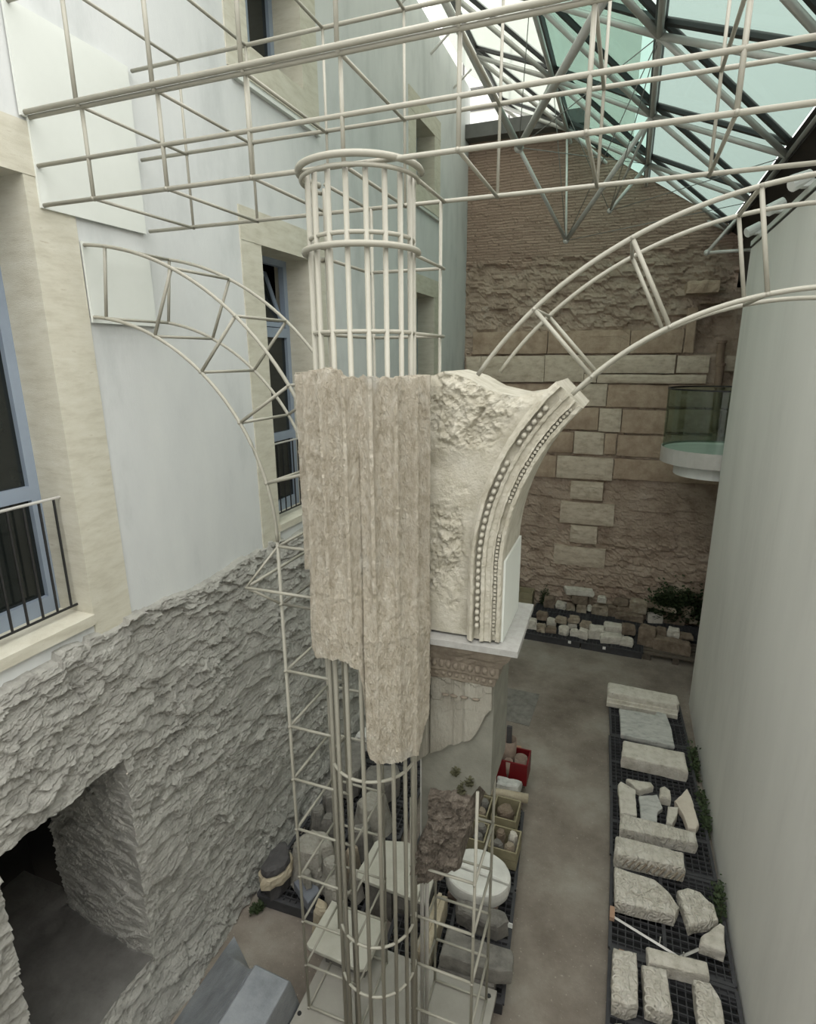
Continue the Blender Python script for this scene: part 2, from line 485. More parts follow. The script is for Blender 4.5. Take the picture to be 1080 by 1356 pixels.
for wi, (nme, a, b, c, d, tall) in enumerate(W):
    e = empty(nme, (XL, (a + b) / 2, c))
    names = ['nearest tall window with cream stone surround and black railing', 'tall window with tilted top sash half hidden by the fluted column', 'farthest tall window on the left wall beyond the column cage',
             'upper square window above the tilted sash window', 'small upper window at far end of left wall', 'upper window above the nearest tall window']
    tag(e, names[wi], kind='structure')
    xo, xi = XL + 0.012, XL - 0.5
    jz1 = d
    box_part('jamb', (xi, xo, a - SW, a, c - 0.29, d), M['travertine'], e)
    box_part('jamb', (xi, xo, b, b + SW, c - 0.29, d), M['travertine'], e)
    box_part('lintel', (xi, xo + 0.004, a - SW, b + SW, d, d + 0.31), M['travertine'], e)
    if tall:
        box_part('sill', (xi, XL + 0.03, a, b, c - 0.08, c), M['travertine'], e)
        box_part('apron', (xi, XL - 0.005, a, b, c - 0.29, c - 0.08), M['plaster'], e)
    else:
        box_part('sill', (xi, xo + 0.004, a, b, c - 0.29, c), M['travertine'], e)
        box_part('drip_ledge', (XL, XL + 0.05, a - SW + 0.05, b + SW - 0.05, c - 0.375, c - 0.345), M['panel'], e)
    xf0, xf1 = -4.06, -3.99
    fr = MB()
    fr.box(xf0, xf1, a, a + 0.075, c, d).box(xf0, xf1, b - 0.075, b, c, d)
    a_, b_ = a + .075, b - .075
    fr.box(xf0, xf1, a_, b_, c, c + 0.13).box(xf0, xf1, a_, b_, d - 0.07, d)
    if tall: fr.box(xf0, xf1, a_, b_, 6.25, 6.36).box(xf0, xf1, a_, b_, 5.02, 5.12)
    else: fr.box(xf0, xf1, (a + b) / 2 - 0.04, (a + b) / 2 + 0.04, c + .13, d - .07)
    fr.build('window_frame', M['frame'], e)
    if tall:
        for z0, z1 in ((c + 0.13, 5.02), (5.12, 6.25)):
            box_part('pane', (-4.04, -4.03, a + 0.07, b - 0.07, z0, z1), M['darkglass'], e)
        # top sash, bottom-hung and leaning inwards on the second window
        ang = 0.32 if nme == 'window_2' else 0.0
        s = MB(); hz = d - 0.07 - 6.36
        def ln(y, z): return (-4.0 - math.sin(ang) * z, y, 6.37 + math.cos(ang) * z * 0.98)
        for y0, y1, q0, q1 in ((a + .08, a + .14, 0, hz), (b - .14, b - .08, 0, hz), (a + .08, b - .08, 0, .06), (a + .08, b - .08, hz - .06, hz)):
            n = len(s.v)
            for dx in (0, -0.05):
                for y, z in ((y0, q0), (y1, q0), (y1, q1), (y0, q1)):
                    p = ln(y, z); s.v.append((p[0] + dx, p[1], p[2]))
            s.f += [[n + k for k in q] for q in ((0, 1, 2, 3), (7, 6, 5, 4), (0, 4, 5, 1), (1, 5, 6, 2), (2, 6, 7, 3), (3, 7, 4, 0))]
        sh = s.build('top_sash', M['frame'], e)
        g = MB(); n = 0
        for dx in (-0.02, -0.03):
            for y, z in ((a + .13, .05), (b - .13, .05), (b - .13, hz - .05), (a + .13, hz - .05)):
                p = ln(y, z); g.v.append((p[0] + dx, p[1], p[2]))
        g.f += [[0, 1, 2, 3], [7, 6, 5, 4], [0, 4, 5, 1], [1, 5, 6, 2], [2, 6, 7, 3], [3, 7, 4, 0]]
        g.build('pane', M['darkglass'], sh)
        # dark room behind
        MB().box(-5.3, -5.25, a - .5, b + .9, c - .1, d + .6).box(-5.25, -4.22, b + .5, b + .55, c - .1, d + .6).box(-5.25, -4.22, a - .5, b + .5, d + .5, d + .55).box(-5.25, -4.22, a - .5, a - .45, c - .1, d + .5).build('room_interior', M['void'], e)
        rx = -3.80
        nb = 9
        for k in range(nb):
            y = a + 0.05 + (b - a - 0.1) * k / (nb - 1)
            MB().tube([(rx, y, c + 0.06), (rx, y, 5.03)], 0.009, 6).build('railing_bar', M['black'], e)
        MB().tube([(rx, a - 0.0, 5.04), (rx, b, 5.04)], 0.011, 8).build('handrail', M['steel'], e)
        MB().tube([(rx, a, c + 0.06), (rx, b, c + 0.06)], 0.010, 8).build('bottom_rail', M['black'], e)
    else:
        box_part('pane', (-4.04, -4.03, a + 0.07, (a + b) / 2 - .04, c + .13, d - .07), M['darkglass'], e)
        box_part('pane', (-4.04, -4.03, (a + b) / 2 + .04, b - .07, c + .13, d - .07), M['darkglass'], e)

# --- rough rubble base of the left wall, with a recess
XR = -3.62
OY0, OY1, OZ0, OZ1 = 1.88, 2.93, 0.74, 2.87
def rough_h(y, z):
    wy = y + 0.14 * fbm(y * 4, z * 4, 61); wz = z + 0.14 * fbm(y * 4 + 9, z * 4, 62)
    pt = np.clip(.75 + 1.6 * fbm(y * 1.7, z * 2.3, 77), .35, 1.1)
    v = 0.034 * flake(wy * 2.3, wz * 3.6, 1) + pt * (0.042 * flake(wy * 4.2, wz * 7, 2) + 0.032 * flake(wy * 9, wz * 14, 3) + 0.012 * flake(wy * 18, wz * 28, 7)) + 0.08 * fbm(y * 1.1, z * 1.3, 4) + 0.008 * fbm(y * 16, z * 16, 6)
    return v
def rough_x(y, z):
    top = np.clip((z - 3.55) / 0.45, 0, 1)
    foot = np.clip((0.5 - z) / 0.5, 0, 1)
    return XR + 0.02 + rough_h(y, z) + 0.10 * foot * (0.6 + fbm(y * 2.2, z * 3, 8)) + 0.0 * top
yy = np.r_[np.arange(-1.6, 0.9, 0.12), np.arange(0.9, OY0, 0.022), np.linspace(OY0, OY1, 66), np.arange(OY1 + 0.014, 7.0, 0.0145), np.arange(7.0, 8.5, .03), np.arange(8.5, 13.7, 0.07)]
zz = np.r_[np.arange(-0.05, OZ0, 0.018), np.linspace(OZ0, OZ1, 150), np.arange(OZ1 + 0.013, 3.99, 0.013)]
Yg, Zg = np.meshgrid(yy, zz, indexing='ij')
Xg = rough_x(Yg, Zg)
Xg = np.where(Zg > 3.72, np.maximum(Xg, XL + .012), Xg)
topz = 3.955 + 0.09 * fbm(yy * 3, yy * 0 + 2.5, 21) + 0.05 * flake(yy * 5, yy * 0 + .5, 17)
sc = (topz[:, None] - 3.7) / (zz[-1] - 3.7)
Zw = np.where(Zg > 3.7, 3.7 + (Zg - 3.7) * sc, Zg)
mask = np.ones((len(yy) - 1, len(zz) - 1), bool)
cy = (yy[:-1] + yy[1:]) / 2; cz = (zz[:-1] + zz[1:]) / 2
mask[np.ix_((cy > OY0) & (cy < OY1), (cz > OZ0) & (cz < OZ1))] = False
V = np.stack([Xg, Yg, Zw], -1).reshape(-1, 3)
# top rim returning to the wall
nu, nv = len(yy), len(zz)
rim = np.stack([np.full(nu, XL - 0.02), yy, topz + 0.02], -1)
F = grid_faces(nu, nv, mask)
F += [(i * nv + nv - 1, (i + 1) * nv + nv - 1, nu * nv + i + 1, nu * nv + i) for i in range(nu - 1)]
base = mkobj('wall_left_base', np.r_[V, rim], F, M['rough'])
tag(base, 'rough grey rubble base of the left wall with flaking render', kind='structure')
# recess faces
def recess(name, fn, nu, nv, material=M['rough']):
    s, t = np.meshgrid(np.linspace(0, 1, nu), np.linspace(0, 1, nv), indexing='ij')
    P = np.stack(fn(s, t), -1).reshape(-1, 3)
    return mkobj(name, P, grid_faces(nu, nv), material, base)
def fx(y): return lambda s, z: (1 - s) * rough_x(np.full_like(z, y), z) + s * (-4.82 - 0.08 * fbm(z * 2.5, z * 0 + 1, 31))
z_of = lambda t: OZ0 + (OZ1 - OZ0) * t
def far_side(s, t):
    z = z_of(t); x = fx(OY1)(s, z)
    return x, OY1 + np.minimum(s * 6, 1) * (0.9 * rough_h(x * 1.0 + 7, z) ) + 0.12 * s, z
recess('recess_side', far_side, 120, 160)
def near_side(s, t):
    z = z_of(t); x = fx(OY0)(s, z)
    return x, OY0 - np.minimum(s * 6, 1) * (0.9 * rough_h(x + 17, z)), z
recess('recess_side', near_side, 40, 80)
def roof_side(s, t):
    y = OY0 + (OY1 + 0.15 - OY0) * t
    x = (1 - s) * rough_x(y, np.full_like(y, OZ1)) + s * -4.9
    return x, y, OZ1 + np.minimum(s * 6, 1) * 0.7 * rough_h(y + 5, x)
recess('recess_ceiling', roof_side, 40, 50)
def ledge(s, t):
    y = OY0 - 0.05 + (OY1 + 0.3 - OY0) * t
    x = (1 - s) * rough_x(y, np.full_like(y, OZ0)) + s * -5.6
    return x, y, OZ0 + np.minimum(s * 8, 1) * 0.05 * fbm(y * 4, x * 4, 3)
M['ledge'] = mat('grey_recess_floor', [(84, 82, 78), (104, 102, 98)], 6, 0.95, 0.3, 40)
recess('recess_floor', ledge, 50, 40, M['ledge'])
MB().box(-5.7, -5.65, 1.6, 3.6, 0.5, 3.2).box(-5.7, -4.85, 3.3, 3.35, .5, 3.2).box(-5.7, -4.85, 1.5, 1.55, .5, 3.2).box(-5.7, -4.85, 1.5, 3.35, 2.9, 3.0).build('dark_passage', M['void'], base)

# --- back wall
xs = np.arange(-3.75, 2.75, 0.035); zs2 = np.arange(-0.05, 10.5, 0.04)
Xb, Zb = np.meshgrid(xs, zs2, indexing='ij')
ampz = np.where(Zb > 8.1, 0.25, np.where(Zb > 6.6, 1.0, np.where(Zb > 6.05, 0.5, np.where(Zb > 3.2, 0.5, np.where(Zb > 1.9, 0.4, 0.9)))))
relief = ampz * (0.12 * fbm(Xb * 2.2, Zb * 2.6, 3) + 0.06 * flake(Xb * 3 + .5 * Zb, Zb * 5, 4) + 0.045 * flake(Xb * 7, Zb * 10, 6) + .04 * fbm(Xb * 8, Zb * 10, 8))
step = np.where(Zb < 1.5, 0.10 * np.clip((1.5 - Zb) / 0.3, 0, 1), 0) + np.where((Zb > 6.6) & (Zb < 8.15), -0.0, 0)
hollow = 0.25 * np.clip(1 - np.abs(Xb - 1.55) / 0.35, 0, 1) ** 0.4 * ((Zb > 6.05) & (Zb < 7.0) & (np.abs(Xb - 1.55) < 0.35))
Yb = 13.62 - relief - step + hollow
# sloping top on the right under the glass roof
tz = np.where(xs < -1.55, 10.46, np.clip(10.245 - 0.62 * (xs + 1.3), 0, 10.46))
Zc = np.minimum(Zb, tz[:, None])
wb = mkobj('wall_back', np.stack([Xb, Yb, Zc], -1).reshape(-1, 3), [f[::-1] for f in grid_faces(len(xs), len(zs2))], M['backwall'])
tag(wb, 'ancient brown wall of thin brick, rough concrete and travertine blocks', kind='structure')
MB().box(-3.75, 4.0, 13.95, 14.3, 0, 7.6).build('backing', M['darkbrown'], wb)
BL = [('c1', -3.6, -3.25, 5.45, 6.03), ('c2', -3.24, -1.79, 5.46, 6.03), ('c3', -1.78, -0.93, 5.47, 6.04), ('c4', -0.92, 0.88, 5.66, 6.03), ('c5', -0.92, -0.66, 5.46, 5.64), ('c6', 0.92, 1.52, 5.67, 6.01), ('c7', -0.64, 1.5, 5.45, 5.63), ('c8', 1.8, 2.1, 5.71, 6.01), ('q1', -0.98, -0.42, 4.95, 5.43), ('q2', -1.33, -0.55, 4.42, 4.91), ('q3', -0.53, -0.08, 4.4, 4.9), ('q4', -1.04, -0.4, 3.87, 4.37), ('q5', -0.38, -0.13, 3.9, 4.36), ('q6', -1.38, -0.16, 3.29, 3.8), ('q7', -1.04, -0.33, 2.81, 3.23), ('q8', -1.24, -0.05, 2.22, 2.73), ('q9', -0.98, -0.38, 1.76, 2.18), ('q10', -1.33, -0.16, 1.18, 1.64), ('r1', -0.4, 0.82, 4.94, 5.41), ('r2', -0.06, 0.84, 4.38, 4.88), ('r3', -0.11, 0.86, 3.87, 4.33), ('r4', -0.14, 2.0, 3.34, 3.8), ('r5', 0.84, 2.17, 4.97, 5.42), ('r6', 0.86, 2.18, 4.43, 4.91), ('r7', 0.88, 2.18, 3.94, 4.37), ('l1', -3.12, -1.0, 5.15, 5.41), ('l2', -1.67, -1.06, 3.88, 4.35), ('l3', -2.04, -1.41, 3.28, 3.79), ('l4', -2.2, -1.35, 4.4, 4.9), ('d1', -3.45, -1.76, 6.08, 6.56), ('d2', -1.74, -0.05, 6.08, 6.55), ('d3', -0.03, 0.98, 6.07, 6.53), ('d4', 1.01, 1.2, 6.07, 6.95)]
rb = random.Random(3)
for key, x0, x1, z0, z1 in BL:
    k = key[0]
    pale = k == 'c' or key in ('q1', 'q3', 'q4', 'q6', 'q7', 'q8', 'q9', 'q10')
    out = {'c': 0.10, 'q': 0.075, 'r': 0.05, 'l': 0.045, 'd': 0.06}[k] + rb.uniform(-0.012, 0.02)
    mb = MB(); e = 0.015
    n = 9; mm = 5
    us = np.linspace(0, 1, n); ts = np.linspace(0, 1, mm)
    U, T = np.meshgrid(us, ts, indexing='ij')
    px_ = x0 + (x1 - x0) * U; pz_ = z0 + (z1 - z0) * T
    jx = 0.02 * fbm(px_ * 3, pz_ * 3, 11); jz = 0.02 * fbm(px_ * 3, pz_ * 3, 12)
    edge = np.minimum(np.minimum(U, 1 - U) * n, np.minimum(T, 1 - T) * mm)
    py_ = 13.58 - out + 0.03 * fbm(px_ * 5, pz_ * 7, 13) + np.where(edge < 0.3, 0.018, 0)
    Vf = np.stack([px_ + jx, py_, pz_ + jz], -1).reshape(-1, 3)
    Vb = Vf.copy(); Vb[:, 1] = 13.75
    Fb = [f[::-1] for f in grid_faces(n, mm)]
    bound = [i * mm for i in range(n)] + [(n - 1) * mm + j for j in range(1, mm)] + [i * mm + mm - 1 for i in range(n - 2, -1, -1)] + [j for j in range(mm - 2, 0, -1)]
    for i in range(len(bound)):
        a_, b_ = bound[i], bound[(i + 1) % len(bound)]
        Fb.append((a_, b_, b_ + n * mm, a_ + n * mm))
    mkobj('stone_block', np.r_[Vf, Vb], Fb, M['block_pale'] if pale else M['block_brown'], wb)
V, F = stone_mesh([(0.92, 13.25), (1.5, 13.2), (1.52, 13.75), (0.9, 13.75)], 7.2, 7.42, 5, amp=0.03)
mkobj('stone_ledge', V, F, M['block_brown'], wb)

# --- right wall, eave wall, closing walls
wr = MB().box(1.5, 1.78, -1.6, 10.2, 0, 7.5).build('wall_right', M['plaster_right'])
tag(wr, 'plain pale grey plaster wall on the right', kind='structure')
MB().box(1.49, 1.80, -1.6, 10.21, 7.535, 7.6).build('coping', M['panel'], wr)
MB().box(1.505, 1.78, -1.6, 10.2, 7.5, 7.535).build('shadow_gap', M['mullion'], wr)
tag(MB().box(1.84, 2.0, -1.6, 13.55, 7.3, 8.33).box(2.6, 2.75, 10.2, 13.55, 0, 7.5).box(1.78, 2.75, 10.1, 10.2, 0, 7.5).box(1.84, 2.75, 10.1, 13.55, 7.3, 7.4).build('wall_right_outer', M['darkbrown']), 'dark brown wall between right wall and roof eave, with unseen walls added to close off light', kind='structure')  # boxes past the wall end are unseen, added to close off light

tag(MB().box(-4.3, 2.0, -2.75, -2.6, 0, 7.0).build('wall_front', M['plaster']), 'white wall behind the viewer', kind='structure')

# ================================================================== GLASS ROOF
roof = empty('glass_roof', (0, 10, 9.4))
tag(roof, 'sloping triangulated glass roof on steel tubes over the courtyard', 'roof')
def rp(x, y, dz=0.0): return (x, y, 10.2 - 0.62 * (x + 1.3) + dz)
XS = [2.3, 1.57, 0.0, -1.52, -3.05, -3.66]
DY = 2.25
def row_y(k):   # node offsets of the rows x=1.57, 0, -1.52, -3.05
    return {1: 8.9, 2: 7.7, 3: 8.4, 4: 7.15}[k]
rowN = {}
for k in (1, 2, 3, 4):
    lst = []
    y = row_y(k) - 4 * DY
    while y < 15.9:
        if y > 3.5: lst.append(y)
        y += DY
    rowN[k] = lst
def strip(k, a, dz=0): return Vector(rp(XS[k], a, dz))
panes = []
for k in (1, 2, 3):
    A, B = rowN[k], rowN[k + 1]
    pts = sorted([(y, 0) for y in A] + [(y, 1) for y in B])
    la = lb = None
    for y, w in pts:
        if w == 0:
            if la is not None and lb is not None: panes.append((k, (XS[k], la), (XS[k], y), (XS[k + 1], lb)))
            la = y
        else:
            if la is not None and lb is not None: panes.append((k, (XS[k + 1], lb), (XS[k + 1], y), (XS[k], la)))
            lb = y
edges = set()
for k, a, b, c in panes:
    P = [Vector(rp(*q, 0.06)) for q in (a, b, c)]
    ctr = (P[0] + P[1] + P[2]) / 3
    nrm = (P[1] - P[0]).cross(P[2] - P[0]).normalized()
    if nrm.z < 0: nrm = -nrm
    Q = [p + (ctr - p) * 0.02 for p in P]
    T = [q + nrm * 0.012 for q in Q]
    g = 'glassgrey' if k == 1 else ('glassgreen' if (k == 2 and ctr.y > 7) else ('glass' if k == 2 else 'frost'))
    mkobj('glass_pane', Q + T, [(0, 1, 2), (5, 4, 3), (0, 3, 4, 1), (1, 4, 5, 2), (2, 5, 3, 0)], M[g], roof)
    for p, q in ((a, b), (b, c), (c, a)): edges.add(tuple(sorted((p, q))))
# strips along both eaves
ya, yb = 3.6, 13.6
MB().prism([(1.585, 8.35), (1.88, 8.17), (1.88, 8.28), (1.585, 8.47)], 'y', ya, yb).build('eave_board', M['darkbrown'], roof)
for x0, x1, g in ((XS[5], XS[4], 'frost'),):
    yv = list(np.linspace(ya, yb, 6))
    for i in range(5):
        Q = [rp(x0, yv[i] + .02, .06), rp(x1, yv[i] + .02, .06), rp(x1, yv[i + 1] - .02, .06), rp(x0, yv[i + 1] - .02, .06)]
        T = [(p[0], p[1], p[2] + .012) for p in Q]
        mkobj('glass_pane', Q + T, [(3, 2, 1, 0), (4, 5, 6, 7), (0, 1, 5, 4), (1, 2, 6, 5), (2, 3, 7, 6), (3, 0, 4, 7)], M[g], roof)
for p, q in sorted(edges):
    a, b = Vector(rp(*p)), Vector(rp(*q))
    if max(a.y, b.y) < 4.5: continue
    rod(a - Vector((0, 0, .10)), b - Vector((0, 0, .10)), 0.036, roof, 'roof_tube', M['steel'], 10)
    mb = MB(); d = (b - a).normalized(); s = d.cross(Vector((0.527, 0, 0.85))).normalized() * 0.032
    n_ = Vector((0.527, 0, 0.85)) * 0.05
    base_ = [a - s, a + s, b + s, b - s]
    Vv = [v + n_ * 0.2 for v in base_] + [v + n_ * 1.4 for v in base_]
    mkobj('mullion', Vv, [(3, 2, 1, 0), (4, 5, 6, 7), (0, 1, 5, 4), (1, 2, 6, 5), (2, 3, 7, 6), (3, 0, 4, 7)], M['mullion'], roof)
for k in (1, 4):
    rod(rp(XS[k], ya, -.1), rp(XS[k], yb, -.1), 0.036, roof, 'eave_tube', M['steel'], 10)
MB().tube([rp(XS[2], ya, .02), rp(XS[2], yb, .02)], 0.06, 6).build('spine_beam', M['mullion'], roof)
# hanging struts below the roof plane
B1, B2, B3, B4 = (-1.89, 10.0, 9.13), (-1.25, 11.4, 8.0), (-0.56, 11.6, 8.46), (1.0, 11.0, 7.6)
def near_node(k, y): return rp(XS[k], min(rowN[k], key=lambda v: abs(v - y)), -.1)
ST = [(B1, near_node(4, 7.1), .05), (B1, near_node(2, 5.4), .05), (B1, near_node(3, 10.6), .03), (B2, near_node(2, 9.95), .04), (B2, B1, .03), (B2, near_node(3, 12.9), .02), (B3, near_node(2, 12.2), .03), (B3, near_node(2, 9.95), .02), (B4, near_node(1, 11.15), .028), (B4, (1.84, 11.0, 7.6), .025)]
for p, q, r in ST: rod(p, q, r, roof, 'strut', M['steel'], 10)
for p, r in ((B1, .075), (B2, .055), (B3, .045), (B4, .045)):
    prof = [(max(r * math.sin(math.pi * i / 8), 1e-4), p[2] - r * math.cos(math.pi * i / 8)) for i in range(9)]
    MB().lathe(prof, p[0], p[1], 12).build('ball_joint', M['steel'], roof, True)
for p, ks in ((B1, ((4, 9.4), (4, 11.6), (3, 8.4), (2, 7.7), (2, 12.2))), (B2, ((4, 11.6), (3, 10.6), (2, 7.7), (1, 11.1))), (B3, ((1, 8.9), (3, 10.6), (2, 7.7)))):
    for k, y in ks: rod(p, near_node(k, y), 0.006, roof, 'cable', M['cable'], 5)
for y in (9.5, 11.0, 12.4):
    MB().tube([(XL, y, 11.05), (XL + 0.35, y, 11.32)], 0.02, 6).build('wall_bracket', M['steel'], roof)
tag(MB().box(-3.66, -1.25, 13.3, 13.75, 10.46, 10.72).build('trim_1', M['gutter']), 'dark metal gutter along top of the ancient wall', kind='structure')
fe = empty('neighbour_facade', (-2.6, 17.5, 9.0))
tag(fe, 'pale building facade with thin window bars seen over the wall', 'building')
MB().box(-6, -0.4, 17.5, 17.7, 8.0, 14.5).build('facade_wall', M['facade'], fe)
for z in (12.0, 12.5, 13.0): MB().box(-4.9, -3.6, 17.46, 17.5, z, z + .05).build('facade_bar', M['gutter'], fe)
for x in (-4.9, -3.62): MB().box(x, x + .04, 17.46, 17.5, 11.0, 14.0).build('facade_bar', M['gutter'], fe)

# ================================================================== STEEL OUTLINE FRAME
ghost = empty('steel_outline_frame', (-1.47, 3.2, 0.33))
tag(ghost, 'beige steel rod outline of the missing column, arches and entablature', 'steel frame')
RR = 0.0135
def sub(name): 
    o = bpy.data.objects.new(name, None); COL.objects.link(o); o.parent = ghost; return o
# entablature
en = sub('entablature_outline')
ST_X = [-3.204, -2.63, -2.039, -1.478, -0.863, -0.27, 0.324, 0.92]
for y, z, r in ((3.02, 6.968, RR), (3.02, 7.195, RR), (2.985, 7.482, .016), (3.012, 7.462, .014), (2.985, 8.06, RR), (3.92, 6.975, RR), (3.92, 7.475, RR), (3.92, 8.06, RR)):
    rod((XL + .03, y, z), (1.5, y, z), r, en)
for x in ST_X:
    rod((x, 3.02, 6.955), (x, 3.02, 7.46), .012, en)
    rod((x, 2.985, 7.47), (x, 2.985, 8.06), .013, en)
    rod((x, 3.92, 6.97), (x, 3.92, 8.06), .0095, en)
    for z, y0 in ((6.968, 3.0), (7.465, 2.985), (8.06, 2.985)): rod((x, y0, z), (x, 3.93, z), .0105, en)
# column cage
CX, CY = -1.47, 3.2
cage = sub('column_cage')
TH = [math.radians(-20 + 20 * k) for k in range(12)]
def cp(th, r, z): return (CX + r * math.cos(th), CY - r * math.sin(th), z)
for th in TH: rod(cp(th, .29, .33), cp(th, .29, 6.95), .0155, cage)
def ring(r, z, rad, a=-20, b=200):
    pts = [cp(math.radians(a + (b - a) * i / 40), r, z) for i in range(41)]
    MB().tube(pts, rad, 8).build('ring', M['rod'], cage, True)
ring(.335, 6.975, .018); ring(.32, 6.93, .012); ring(.32, 6.57, .017); ring(.29, 6.63, .012); ring(.29, 6.14, .012)
LV = [.35, .85, 1.34, 1.82, 2.30, 2.78, 3.26, 3.74, 4.28]
for z in (1.37, 1.85, 3.28): ring(.29, z, .0115)
# arches
AZ, RO, RI = 4.76, 2.02, 1.545
def arch(name, xc, sgn, a0, a1, stations, a_in=None):
    p = sub(name)
    for y in (3.285, 3.895):
        for R, e1 in ((RO, a1[0]), (RI, a1[1])):
            pts = [(xc + sgn * R * math.sin(math.radians(a0 + (e1 - a0) * i / 40)), y, AZ + R * math.cos(math.radians(a0 + (e1 - a0) * i / 40))) for i in range(41)]
            MB().tube(pts, .0125, 8).build('curved_rod', M['rod'], p, True)
    for a in stations:
        s_, c_ = math.sin(math.radians(a)), math.cos(math.radians(a))
        o = lambda R, y: (xc + sgn * R * s_, y, AZ + R * c_)
        for y in (3.285, 3.895): rod(o(RI - .01, y), o(RO + .01, y), .0115, p)
        rod(o(RO, 3.27), o(RO, 3.91), .0105, p); rod(o(RI, 3.27), o(RI, 3.91), .0105, p)
arch('left_arch_outline', -3.76, 1, 3.2, (84, 90), (9.0, 25.3, 41.6, 57.9, 74.5))
arch('right_arch_outline', .86, -1, -24.4, (55.5, 47.5), (-5.5, 10.5, 26.5, 42.5))
# left impost and pier
pf = sub('pier_outline')
for y in (3.29, 3.9):
    rod((-2.22, y, .33), (-2.22, y, 4.76), .0125, pf)
    rod((-1.715, y, .33), (-1.715, y, 6.97 if y > 3.5 else 4.28), .012, pf)
    rod((-1.225, y, .33), (-1.225, y, 6.97 if y > 3.5 else 2.9), .012, pf)
    rod((-.735, y, .33), (-.735, y, 4.2 if y > 3.5 else 3.1), .012, pf)
for z in LV:
    for y in (3.29, 3.9):
        rod((-2.22, y, z), (-1.73, y, z), .011, pf)
        if z < (2.5 if y < 3.5 else 3.9): rod((-1.23, y, z), (-.725, y, z), .011, pf)
    rod((-2.22, 3.27, z), (-2.22, 3.92, z), .011, pf)
    if z < 2.5:
        rod((-.735, 3.27, z), (-.735, 3.92, z), .011, pf); rod((-1.225, 3.27, z), (-1.225, 3.92, z), .010, pf); rod((-1.715, 3.27, z), (-1.715, 3.92, z), .010, pf)
for z in (6.57, 6.14, 6.97):
    rod((-1.72, 3.9, z), (-1.22, 3.9, z), .011, pf)
    for x in (-1.735, -1.205): rod((x, 3.29, z), (x, 3.92, z), .0105, pf)
# projecting impost moulding outline
for z, pr in ((4.72, 0.0), (4.45, .17), (4.28, .0)):
    x0, y0, y1 = -2.22 - pr, 3.29 - pr, 3.9 + pr
    rod((x0, y0, z), (-1.8, y0, z), .011, pf); rod((x0, y1, z), (-1.8, y1, z), .011, pf); rod((x0, y0, z), (x0, y1, z), .011, pf)
for y, yo in ((3.29, 3.12), (3.9, 4.07)):
    rod((-2.39, yo, 4.45), (-2.22, y, 4.28), .010, pf); rod((-2.39, yo, 4.45), (-2.22, y, 4.72), .009, pf)
for x in (-1.185, -1.145):
    rod((x, 3.42, .33), (x, 3.42, 3.4), .017, pf, 'support_post', M['steel'])

# mounting boards on the wall
mb = MB().prism([(2.955, 7.46), (2.955, 8.075), (3.885, 8.075), (3.885, 6.95), (3.0, 6.95), (3.0, 7.46)], 'x', XL + .012, XL + .03)
tag(mb.build('mounting_board', M['panel']), 'large stepped white board on the wall behind the entablature rods', 'board')
mb = MB().prism([(3.27, 6.80), (3.885, 6.80), (3.885, 6.26), (3.27, 6.26)], 'x', XL + .012, XL + .03)
tag(mb.build('mounting_board', M['panel']), 'small white board on the wall behind the left arch rods', 'board')

# ================================================================== COLUMN FRAGMENT
fragm = empty('column_fragment', (CX, CY, 3.2))
tag(fragm, 'fluted stucco half column with arch springing, hung on the rod frame', 'ruin fragment')
th = np.linspace(-14, 203, 400)
knots = [(-14, 3.9), (20, 3.47), (28, 3.484), (45, 3.494), (59, 3.507), (70, 3.56), (72, 3.6), (72.6, 3.92), (74, 4.06), (77, 4.175), (85, 4.205), (94, 4.229), (106, 4.21), (131, 4.154), (137, 4.20), (139, 4.72), (150, 4.76), (203, 4.80)]
zb_ = np.interp(th, [k[0] for k in knots], [k[1] for k in knots]) + 0.022 * fbm(th * .35, th * 0 + 1, 41) + .012 * fbm(th * 1.2, th * 0, 44)
zt_ = np.interp(th, [-14, 10, 44, 61, 78, 84, 90, 100, 113, 120, 130, 203], [5.90, 5.90, 5.895, 5.91, 5.90, 5.905, 5.945, 5.95, 5.93, 5.925, 5.92, 5.90]) + .03 * fbm(th * .3, th * 0 + 3, 42) + .02 * fbm(th * 1.1, th * 0 + 3, 43)
nt_ = 230
t = np.linspace(0, 1, nt_)
TH2, T2 = np.meshgrid(th, t, indexing='ij')
Z2 = zb_[:, None] + (zt_ - zb_)[:, None] * T2
u = ((TH2 - 2.0) / 20.0) % 1.0
uu = (u - 0.5) / 0.42
prof = np.where(np.abs(uu) < 1, np.sqrt(np.clip(1 - uu ** 2, 0, 1)), 0)
wear = np.clip((Z2 - 4.25) / 0.6, 0.25, 1.0)
depth = 0.062 * wear
R2 = 0.414 - depth * prof + 0.014 * fbm(TH2 * .06, Z2 * 1.6, 51) + 0.014 * fbm(TH2 * .8, Z2 * 40, 52) + 0.005 * fbm(TH2 * 1.7, Z2 * 90, 54)
for zc in (5.47, 4.62, 4.36): R2 = R2 + 0.003 * np.exp(-((Z2 - zc - .02 * fbm(TH2 * .06, Z2 * 0, 60)) / .012) ** 2)
R2 = np.where(TH2 > 196, R2 - .05, R2)
def cyl(R): return np.stack([CX + R * np.cos(np.radians(TH2)), CY - R * np.sin(np.radians(TH2)), Z2], -1).reshape(-1, 3)
Vo = cyl(R2); Vi = cyl(np.full_like(R2, .318) + .01 * fbm(TH2 * .2, Z2 * 8, 9))
nth = len(th); off = nth * nt_
F = grid_faces(nth, nt_) + [f[::-1] for f in grid_faces(nth, nt_, off=off)]
for i in range(nth - 1):
    for j in (0, nt_ - 1):
        q = (i * nt_ + j, (i + 1) * nt_ + j, off + (i + 1) * nt_ + j, off + i * nt_ + j)
        F.append(q if j else q[::-1])
